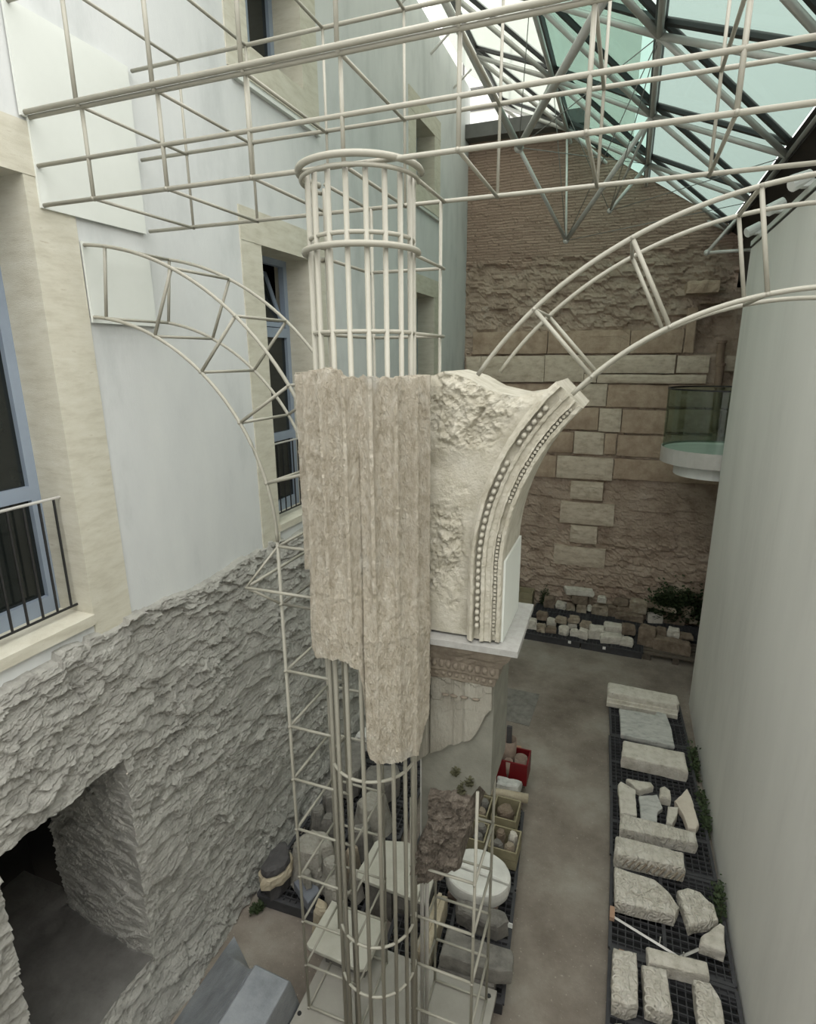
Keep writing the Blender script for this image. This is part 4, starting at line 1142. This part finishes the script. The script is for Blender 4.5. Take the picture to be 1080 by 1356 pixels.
# ================================================================== STONES AROUND THE FRAME
MS = [
('marble_disc', 'large white round marble disc right of the rod frame', .26, .44, 'whitemarble', None),
('plaster_slab', 'pale rectangular slab with cut corner behind the column cage', .45, .50, 'slabp', [(-2.332, 5.034), (-2.303, 5.077), (-1.972, 5.166), (-1.60, 5.056), (-1.53, 4.822), (-1.5, 4.496), (-1.554, 4.489), (-2.321, 4.523), (-2.351, 4.586)]),
('plaster_slab', 'pale square slab with broken edge inside the column cage', .50, .55, 'slabp', [(-2.433, 4.149), (-1.80, 4.114), (-1.80, 3.638), (-1.869, 3.607), (-2.404, 3.626), (-2.444, 3.652)]),
('moulded_beam', 'buff moulded stone beam lying between slab and black grid', .16, .44, 'trav2', [(-1.49, 4.698), (-1.345, 4.716), (-1.329, 4.097), (-1.489, 4.073)]),
('grey_stone', 'ragged grey stone below the white marble disc', .16, .36, 'grey', [(-1.275, 4.79), (-1.207, 4.80), (-1.07, 4.80), (-0.924, 4.80), (-0.73, 4.81), (-0.681, 4.719), (-0.781, 4.611), (-1.067, 4.624), (-1.237, 4.669)]),
('grey_slab', 'long grey basalt slab right of the plinth', .31, .48, 'grey', [(-1.241, 4.349), (-0.992, 4.323), (-0.585, 4.337), (-0.558, 4.295), (-0.542, 4.135), (-0.674, 4.086), (-0.881, 4.064), (-1.111, 4.063), (-1.227, 4.046)]),
('grey_slab', 'lower grey slab under the long basalt slab', .16, .30, 'grey', [(-1.258, 4.24), (-0.943, 4.25), (-0.69, 4.25), (-0.695, 4.068), (-0.924, 4.04), (-1.25, 4.049)]),
('dark_disc', 'dark half round stone leaning on the rubble wall', .50, .60, 'dark', [(-3.337, 4.187), (-3.366, 4.349), (-3.349, 4.469), (-3.351, 4.587), (-3.283, 4.611), (-3.189, 4.544), (-3.115, 4.441), (-3.108, 4.333), (-3.157, 4.23), (-3.245, 4.168)]),
('support_block', 'dark block under the cream round stone by rubble wall', .157, .35, 'dark', [(-3.36, 4.27), (-3.24, 4.2), (-3.16, 4.3), (-3.14, 4.45), (-3.22, 4.56), (-3.34, 4.55)]),
('cream_disc', 'cream round stone under the dark half round stone', .355, .49, 'trav2', [(-3.40, 4.22), (-3.301, 4.128), (-3.209, 4.161), (-3.128, 4.281), (-3.089, 4.403), (-3.123, 4.517), (-3.20, 4.6), (-3.34, 4.62), (-3.41, 4.4)]),
('boulder', 'biggest rough pale boulder beside the rubble wall', .16, .66, 'boulder', [(-3.145, 4.564), (-3.115, 4.711), (-3.042, 4.817), (-2.874, 4.835), (-2.74, 4.763), (-2.70, 4.68), (-2.784, 4.60), (-2.80, 4.52), (-2.896, 4.49), (-3.012, 4.48)]),
('stone_fragment', 'pale stone right of the biggest boulder', .16, .58, 'boulder', [(-2.76, 4.57), (-2.68, 4.656), (-2.64, 4.649), (-2.553, 4.464), (-2.659, 4.456), (-2.72, 4.501)]),
('stone_fragment', 'small round pale stone on the blue grey slab', .325, .52, 'boulder', [(-2.926, 4.42), (-2.875, 4.44), (-2.83, 4.42), (-2.81, 4.365), (-2.852, 4.323), (-2.924, 4.373)]),
('stone_fragment', 'thin pointed stone between boulder and pale stone', .325, .47, 'boulder', [(-2.80, 4.50), (-2.80, 4.57), (-2.74, 4.50), (-2.77, 4.43)]),
('slate_slab', 'flat blue grey slate slab in front of the biggest boulder', .18, .30, 'blue', [(-3.06, 4.394), (-3.03, 4.46), (-2.767, 4.44), (-2.729, 4.40), (-2.77, 4.209)]),
('stone_fragment', 'tall pale block just left of the column rods', .16, .66, 'boulder', [(-2.566, 4.291), (-2.502, 4.373), (-2.443, 4.336), (-2.36, 4.20), (-2.44, 4.17), (-2.546, 4.20)]),
('stone_fragment', 'cream stone with hollow above the pale square slab', .16, .50, 'trav2', [(-2.60, 4.06), (-2.62, 4.17), (-2.50, 4.16), (-2.46, 4.063), (-2.519, 4.039)]),
('stone_block', 'grey block with bright top beside the rubble wall', .16, .56, 'grey', [(-3.27, 5.166), (-3.191, 5.324), (-3.11, 5.25), (-3.13, 5.163), (-3.214, 5.108)]),
('stone_block', 'dark grey block left of the column rods', .16, .56, 'grey', [(-3.08, 5.123), (-3.06, 5.2), (-2.985, 5.221), (-2.914, 5.085), (-3.061, 5.059)]),
('stone_block', 'grey block farther along the rubble wall', .16, .61, 'grey', [(-3.226, 5.40), (-3.211, 5.52), (-3.134, 5.53), (-3.069, 5.42), (-3.139, 5.34)]),
('boulder', 'rough pale boulder seen through the column rods', .16, .66, 'boulder', [(-2.731, 5.363), (-2.673, 5.615), (-2.574, 5.691), (-2.437, 5.642), (-2.408, 5.538), (-2.45, 5.38), (-2.572, 5.27), (-2.648, 5.30)]),
('stone_block', 'small grey block below the rough boulder in the cage', .16, .56, 'grey', [(-2.683, 5.10), (-2.54, 5.20), (-2.468, 5.20), (-2.469, 5.06), (-2.61, 5.03)]),
('millstone', 'left round grey millstone behind the column rods', .18, .60, 'grey', [(-3.45, 6.40), (-3.347, 6.52), (-3.152, 6.54), (-2.99, 6.20), (-2.99, 5.956), (-3.05, 5.85), (-3.20, 5.85), (-3.40, 6.1)]),
('millstone', 'right round grey millstone with a hole below the shaft', .18, .55, 'grey', [(-2.93, 6.064), (-2.90, 6.191), (-2.544, 6.311), (-2.456, 6.165), (-2.555, 5.958), (-2.723, 5.855), (-2.871, 5.88)]),
('white_chip', 'white marble piece beyond the millstones', .17, .45, 'whitemarble', [(-3.45, 6.819), (-3.44, 6.98), (-3.374, 7.08), (-3.251, 6.884), (-3.34, 6.772)]),
('stone_fragment', 'buff stone left of the cut corner slab', .16, .56, 'limeb', [(-2.585, 4.775), (-2.542, 4.892), (-2.454, 4.856), (-2.479, 4.732), (-2.507, 4.673)]),
('stone_fragment', 'pale stone under the left end of the cut corner slab', .16, .44, 'boulder', [(-2.486, 4.66), (-2.37, 4.69), (-2.31, 4.60), (-2.344, 4.505), (-2.428, 4.54)]),
('support_block', 'dark grey block carrying left half of the cut corner slab', .0, .44, 'grey', [(-2.24, 4.56), (-1.93, 4.55), (-1.93, 4.95), (-2.24, 4.98)]),
('support_block', 'dark grey block carrying right half of the cut corner slab', .16, .44, 'grey', [(-1.89, 4.55), (-1.56, 4.53), (-1.56, 4.95), (-1.89, 4.95)]),
('support_block', 'grey block carrying the pale square slab', .335, .49, 'grey', [(-2.28, 3.70), (-1.86, 3.70), (-1.86, 3.99), (-2.28, 3.99)]),
('flat_stone', 'flat grey marble piece in front of the red crate', .17, .34, 'marble', [(-1.25, 6.837), (-0.901, 6.833), (-0.925, 6.68), (-1.237, 6.66)])]
for i, (nm, lb, z0, z1, mt, poly) in enumerate(MS):
    if nm == 'marble_disc':
        e = empty('marble_disc', (-1.115, 5.12, .26)); tag(e, lb, 'stone', 'stones around the rod frame')
        for h0, h1 in ((-.155, math.pi - .0), (math.pi + .03, 2 * math.pi - .19)):
            pts = [(-1.115 + .37 * math.cos(a_), 5.12 + .31 * math.sin(a_)) for a_ in np.linspace(h0 + .02, h1 - .02, 26)]
            V, F = stone_mesh(pts, .26, .44, i, amp=.004, nseg=40)
            mkobj('disc_half', V, F, M['whitemarble'], e)
        V, F = stone_mesh([(-1.4, 4.9), (-.84, 4.9), (-.84, 5.35), (-1.4, 5.35)], .16, .258, 2, amp=.01)
        tag(mkobj('support_block', V, F, M['terra']), 'brown block under the white marble disc', 'stone')
        continue
    o = stone(nm, lb, poly, z0, z1, mt, seed=i + 60, group='stones around the rod frame', amp=(.004 if 'slab' in nm else .02), rounding=(.1 if 'slab' in nm else .3), taper=(-.45 if nm in ('boulder', 'stone_fragment', 'stone_block') and z0 < .2 else .03))
    if nm == 'moulded_beam':
        MB().box(-1.44, -1.40, 4.11, 4.69, .44, .465).build('moulding', M['trav2'], o)

# ================================================================== CRATES AND POTS
def crate(name, label, x0, x1, y0, y1, z0, z1, m, th=.02, slats=1):
    e = empty(name, ((x0 + x1) / 2, (y0 + y1) / 2, z0)); tag(e, label, 'crate')
    hz = (z1 - z0) / slats
    for s_ in range(slats):
        a_, b_ = z0 + s_ * hz, z0 + (s_ + 1) * hz - (.012 if slats > 1 else 0)
        for dims in ((x0, x1, y0, y0 + th), (x0, x1, y1 - th, y1), (x0, x0 + th, y0 + th, y1 - th), (x1 - th, x1, y0 + th, y1 - th)):
            MB().box(*dims, a_, b_).build('side_board', m, e)
    MB().box(x0 + th, x1 - th, y0 + th, y1 - th, z0, z0 + .015).build('bottom_board', m, e)
    return e
crate('red_crate', 'red plastic crate holding clay pots', -1.32, -.86, 6.95, 7.31, .165, .50, M['red'])
MB_ = lambda: MB()
tag(MB().lathe([(.0001, .19), (.10, .19), (.115, .5), (.12, .72), (.105, .72), (.095, .5), (.08, .25), (.0001, .25)], -1.17, 7.16, 20).build('clay_tube', M['terra'], None, True), 'tall clay tube standing in the red crate', 'pot')
tag(MB().lathe([(.0001, .19), (.08, .19), (.095, .48), (.08, .48), (.065, .24), (.0001, .24)], -.98, 7.13, 18).build('clay_tube', M['terra'], None, True), 'short wide clay pot at right of the red crate', 'pot')
tag(MB().lathe([(.0001, .19), (.05, .19), (.06, .49), (.045, .49), (.04, .24), (.0001, .24)], -1.13, 7.00, 16).build('clay_tube', M['terra'], None, True), 'smallest clay ring at front of the red crate', 'pot')
tag(MB().box(-1.20, -1.13, 7.15, 7.19, .3, .92).build('wood_stick', M['dark']), 'dark wood piece sticking out of the tall clay tube', 'wood')
tag(MB().box(-1.45, -1.05, 7.45, 7.62, .165, .30).build('wood_box', M['rawwood']), 'pinkish wooden box behind the red crate', 'box')
tag(MB().tube([(-1.42, 6.60, .225), (-.79, 6.66, .225)], .062, 14).build('stone_cylinder', M['trav2'], None, True), 'pinkish stone cylinder lying across the wooden pallet', 'stone')
CR = [('flat yellow crate with a wrapped stone, nearer the red crate', -1.16, -.84, 5.98, 6.36, 1), ('yellow slatted crate full of stones beside white disc', -1.09, -.75, 5.52, 5.88, 2), ('yellow crate of rubble half hidden by the pier core', -1.52, -1.20, 5.95, 6.32, 2), ('yellow crate of stones left of the slatted crate', -1.48, -1.14, 5.55, 5.86, 2)]
rk = random.Random(9)
for lb, x0, x1, y0, y1, sl in CR:
    crate('stone_crate', lb, x0, x1, y0, y1, .165, .42, M['crate'], .018, sl)
    k = 0
    spots = [(.28, .3), (.72, .28), (.3, .72), (.74, .74)] if 'wrapped' not in lb else [(.5, .5)]
    for fx_, fy_ in spots:
        cx_, cy_ = x0 + (x1 - x0) * fx_, y0 + (y1 - y0) * fy_
        rr = .065 if len(spots) > 1 else .11
        poly = [(cx_ + rr * rk.uniform(.8, 1.1) * math.cos(q), cy_ + rr * rk.uniform(.8, 1.1) * math.sin(q)) for q in np.linspace(0, 2 * math.pi, 7)[:-1]]
        pos = {(.28, .3): 'front left', (.72, .28): 'front right', (.3, .72): 'back left', (.74, .74): 'back right', (.5, .5): 'single'}[(fx_, fy_)]
        stone('crate_stone', '%s stone in the %s' % (pos, lb.replace('yellow ', '').split(' with')[0]), poly, .185, .40 + rk.uniform(0, .04), rk.choice(['limeb', 'grey', 'lime', 'limec']), seed=k + int(x0 * 50), group='stones in the crates', amp=.02, nseg=12, rounding=.3)
        k += 1
for k in range(4):
    e = crate('fruit_crate', ['bottom', 'second', 'third', 'top'][k] + ' crate of the yellow stack by the ancient wall', -2.08, -1.70, 12.86, 13.25, .0 + k * .145, .138 + k * .145, M['crate'], .03)
fr = empty('white_table_frame', (-2.3, 13.0, 0)); tag(fr, 'white metal table frame behind the arch fragment', 'table frame')
for p, q in (((-2.95, 12.85, .8), (-2.12, 12.85, .8)), ((-2.12, 12.85, .8), (-2.12, 13.38, .8)), ((-2.95, 13.38, .8), (-2.12, 13.38, .8)), ((-2.95, 12.85, .8), (-2.95, 13.38, .8))):
    rod(p, q, .022, fr, 'top_rail', M['white'])
for x, y in ((-2.95, 12.85), (-2.12, 12.85), (-2.12, 13.38), (-2.95, 13.38)): rod((x, y, 0), (x, y, .8), .02, fr, 'leg', M['white'])
tag(MB().prism([(-1.744, 9.6), (-1.041, 9.588), (-1.073, 8.573), (-1.569, 8.616)], 'z', 0.0, .012).build('floor_slab', M['grey']), 'grey stone slab set into the concrete floor', kind='structure')

# ================================================================== WRAPPED BOX, BALCONY, PIPE, LAMPS
nuw, nvw = 90, 70
sx = np.linspace(0, 1, nuw); sy = np.linspace(0, 1, nvw)
A, B = np.meshgrid(sx, sy, indexing='ij')
Xt = np.interp(A, [0, .34, .38, .42, .46, .50, .86, .89, 1.0], [-3.46, -2.80, -2.76, -2.735, -2.71, -2.69, -2.34, -2.335, -2.325])
Hx = np.interp(A, [0, .34, .38, .42, .46, .50, .86, .89, 1.0], [.02, .60, .64, .60, .72, .745, .73, .70, .02])
ye = np.interp(A, [0, .34, .5, .86, 1.0], [3.72, 3.30, 3.27, 3.26, 3.30])
Yt = 1.9 + B ** .8 * (ye - 1.9)
Yt = np.where(B > .94, Yt + (B - .94) * 1.6, Yt)
Zt = Hx * np.where(B > .94, np.clip(1 - (B - .94) / .06, 0, 1) ** .8, 1.0)
wr_ = np.where((A > .44) & (A < .87), .15, 1.0)
Zt = Zt + wr_ * (.03 * fbm(Xt * 5 + Yt * 2, Yt * 3, 5) + .012 * np.abs(fbm(Xt * 9 - Yt * 6, Yt * 2, 2)))
Zt = np.maximum(Zt, .012)
tag(mkobj('wrapped_box', np.stack([Xt, Yt, Zt], -1).reshape(-1, 3), grid_faces(nuw, nvw), M['tarp'], None, False), 'crate wrapped in grey plastic sheeting at the foot of rubble wall', 'wrapped box')

bal = empty('glass_balcony', (1.55, 11.25, 4.0))
tag(bal, 'round balcony with green glass balustrade behind right wall end', 'balcony')
def thin(r, z0, z1, t_): return [(r, z0), (r, z1), (r - t_, z1), (r - t_, z0), (r, z0)]
MB().lathe(thin(.88, 4.42, 5.46, .012), 1.55, 11.25, 40).build('glass_balustrade', M['tank'], bal, False)
MB().lathe(thin(.886, 5.45, 5.475, .025), 1.55, 11.25, 40).build('top_rail', M['black'], bal)
MB().lathe(thin(.90, 4.2, 4.46, .015), 1.55, 11.25, 40).build('steel_band', M['steel'], bal)
MB().lathe([(.0001, 4.40), (.80, 4.40), (.86, 4.43), (.87, 4.40), (.66, 4.22), (.66, 3.98), (.0001, 3.96)], 1.55, 11.25, 40).build('white_base', M['white'], bal, False)
pp = empty('clay_pipe', (1.7, 13.4, 4.0)); tag(pp, 'brown clay drain pipe on the ancient wall behind the balcony', 'pipe')
for i in range(5):
    z0 = 4.1 + i * .44; x = 1.80 - i * .03
    MB().lathe([(.075, z0), (.075, z0 + .38), (.095, z0 + .39), (.095, z0 + .44), (.0001, z0 + .44)], x, 13.36, 14).build('pipe_section', M['pipebrown'], pp, False)
for i, y in enumerate((9.67, 8.36, 7.27)):
    e = empty('spotlight', (1.47, y, 7.6)); tag(e, ['white spotlight at the far end of right wall top', 'middle flat white spotlight on right wall top', 'nearest double white spotlight on right wall top'][i], 'spotlight', 'spotlights on the right wall')
    MB().box(1.44, 1.56, y - .05, y + .05, 7.60, 7.66).build('bracket', M['white'], e)
    V = []; mbx = MB().tube([(1.50, y, 7.70), (1.34, y - .04, 7.62)], .065, 12)
    mbx.build('lamp_head', M['white'], e)
    MB().tube([(1.345, y - .038, 7.622), (1.335, y - .042, 7.617)], .055, 12).build('lens', M['tag'], e)
    if i == 2: MB().tube([(1.50, y + .16, 7.74), (1.36, y + .14, 7.70)], .055, 12).build('lamp_head', M['white'], e)

# ================================================================== PLANTS
def weeds(name, label, pts, n, r, hgt, m='leaf', seed=1, leaf=.05, cat='plant'):
    rs = random.Random(seed); V = []; F = []
    for _ in range(n):
        c_ = rs.choice(pts)
        x, y = c_[0] + rs.gauss(0, r * .5), c_[1] + rs.gauss(0, r * .5)
        if c_[0] > 1.35 and c_[1] < 10: x = min(x, 1.455)
        y = min(y, 13.36) if m == 'leaf' and c_[1] > 12 else y
        z = c_[2] + abs(rs.gauss(0, hgt * .5))
        a_ = rs.uniform(0, 6.28); l = leaf * rs.uniform(.5, 1.2); tilt = rs.uniform(.1, .9)
        d_ = Vector((math.cos(a_) * math.cos(tilt), math.sin(a_) * math.cos(tilt), math.sin(tilt)))
        s_ = Vector((-math.sin(a_), math.cos(a_), 0)) * l * .35
        p = Vector((x, y, z)); k = len(V)
        V += [tuple(p), tuple(p + d_ * l * .5 + s_), tuple(p + d_ * l), tuple(p + d_ * l * .5 - s_)]
        F.append((k, k + 1, k + 2, k + 3))
    c0 = pts[len(pts) // 2]
    e = empty(name, (c0[0], c0[1], c0[2])); tag(e, label, cat)
    tag(mkobj('foliage', V, F, M[m], e), kind='stuff')
    st = MB()
    for q in pts:
        for _ in range(3):
            st.tube([q, (q[0] + rs.uniform(-r, r) * .5, q[1] + rs.uniform(-r, r) * .4, q[2] + hgt * rs.uniform(.5, .9))], .004, 4)
    tag(st.build('stems', M['dryleaf'], e), kind='stuff')
    return e
weeds('weed_clump', 'green weeds along right wall beside the cream block', [(1.40, 8.1 + .12 * i, .02) for i in range(5)], 500, .07, .22, seed=2)
weeds('weed_clump', 'green weeds along right wall beside the pinkish fragment', [(1.42, 7.0 + .12 * i, .02) for i in range(6)], 600, .06, .24, seed=3)
weeds('weed_clump', 'green weeds along right wall beside the rounded triangular slab', [(1.42, 5.7 + .1 * i, .02) for i in range(4)], 450, .05, .28, seed=4)
weeds('bush', 'dark green bush at the foot of the ancient wall near right wall', [(1.0 + .13 * i, 13.28, .25 + .10 * (i % 3)) for i in range(8)], 5200, .17, .45, seed=5, leaf=.09)
weeds('weed_clump', 'small green tuft between yellow crates and rubble at back', [(-1.5, 13.35, .1), (-1.45, 13.3, .3)], 350, .08, .3, seed=6)
weeds('weed_clump', 'green moss tuft above the long flat slab at back', [(-.75, 13.4, .55), (-.55, 13.4, .55)], 300, .08, .12, seed=7)
weeds('weed_clump', 'small green weed at the foot of the rubble wall', [(-3.42, 4.12, .02), (-3.38, 4.17, .02)], 260, .05, .07, seed=8, leaf=.035)
weeds('dry_moss', 'dry moss growing on the face of the mortar pier', [(-.86, 3.325, 3.02), (-.80, 3.325, 3.10), (-.90, 3.325, 3.16)], 260, .022, .06, 'dryleaf', 9, .03)
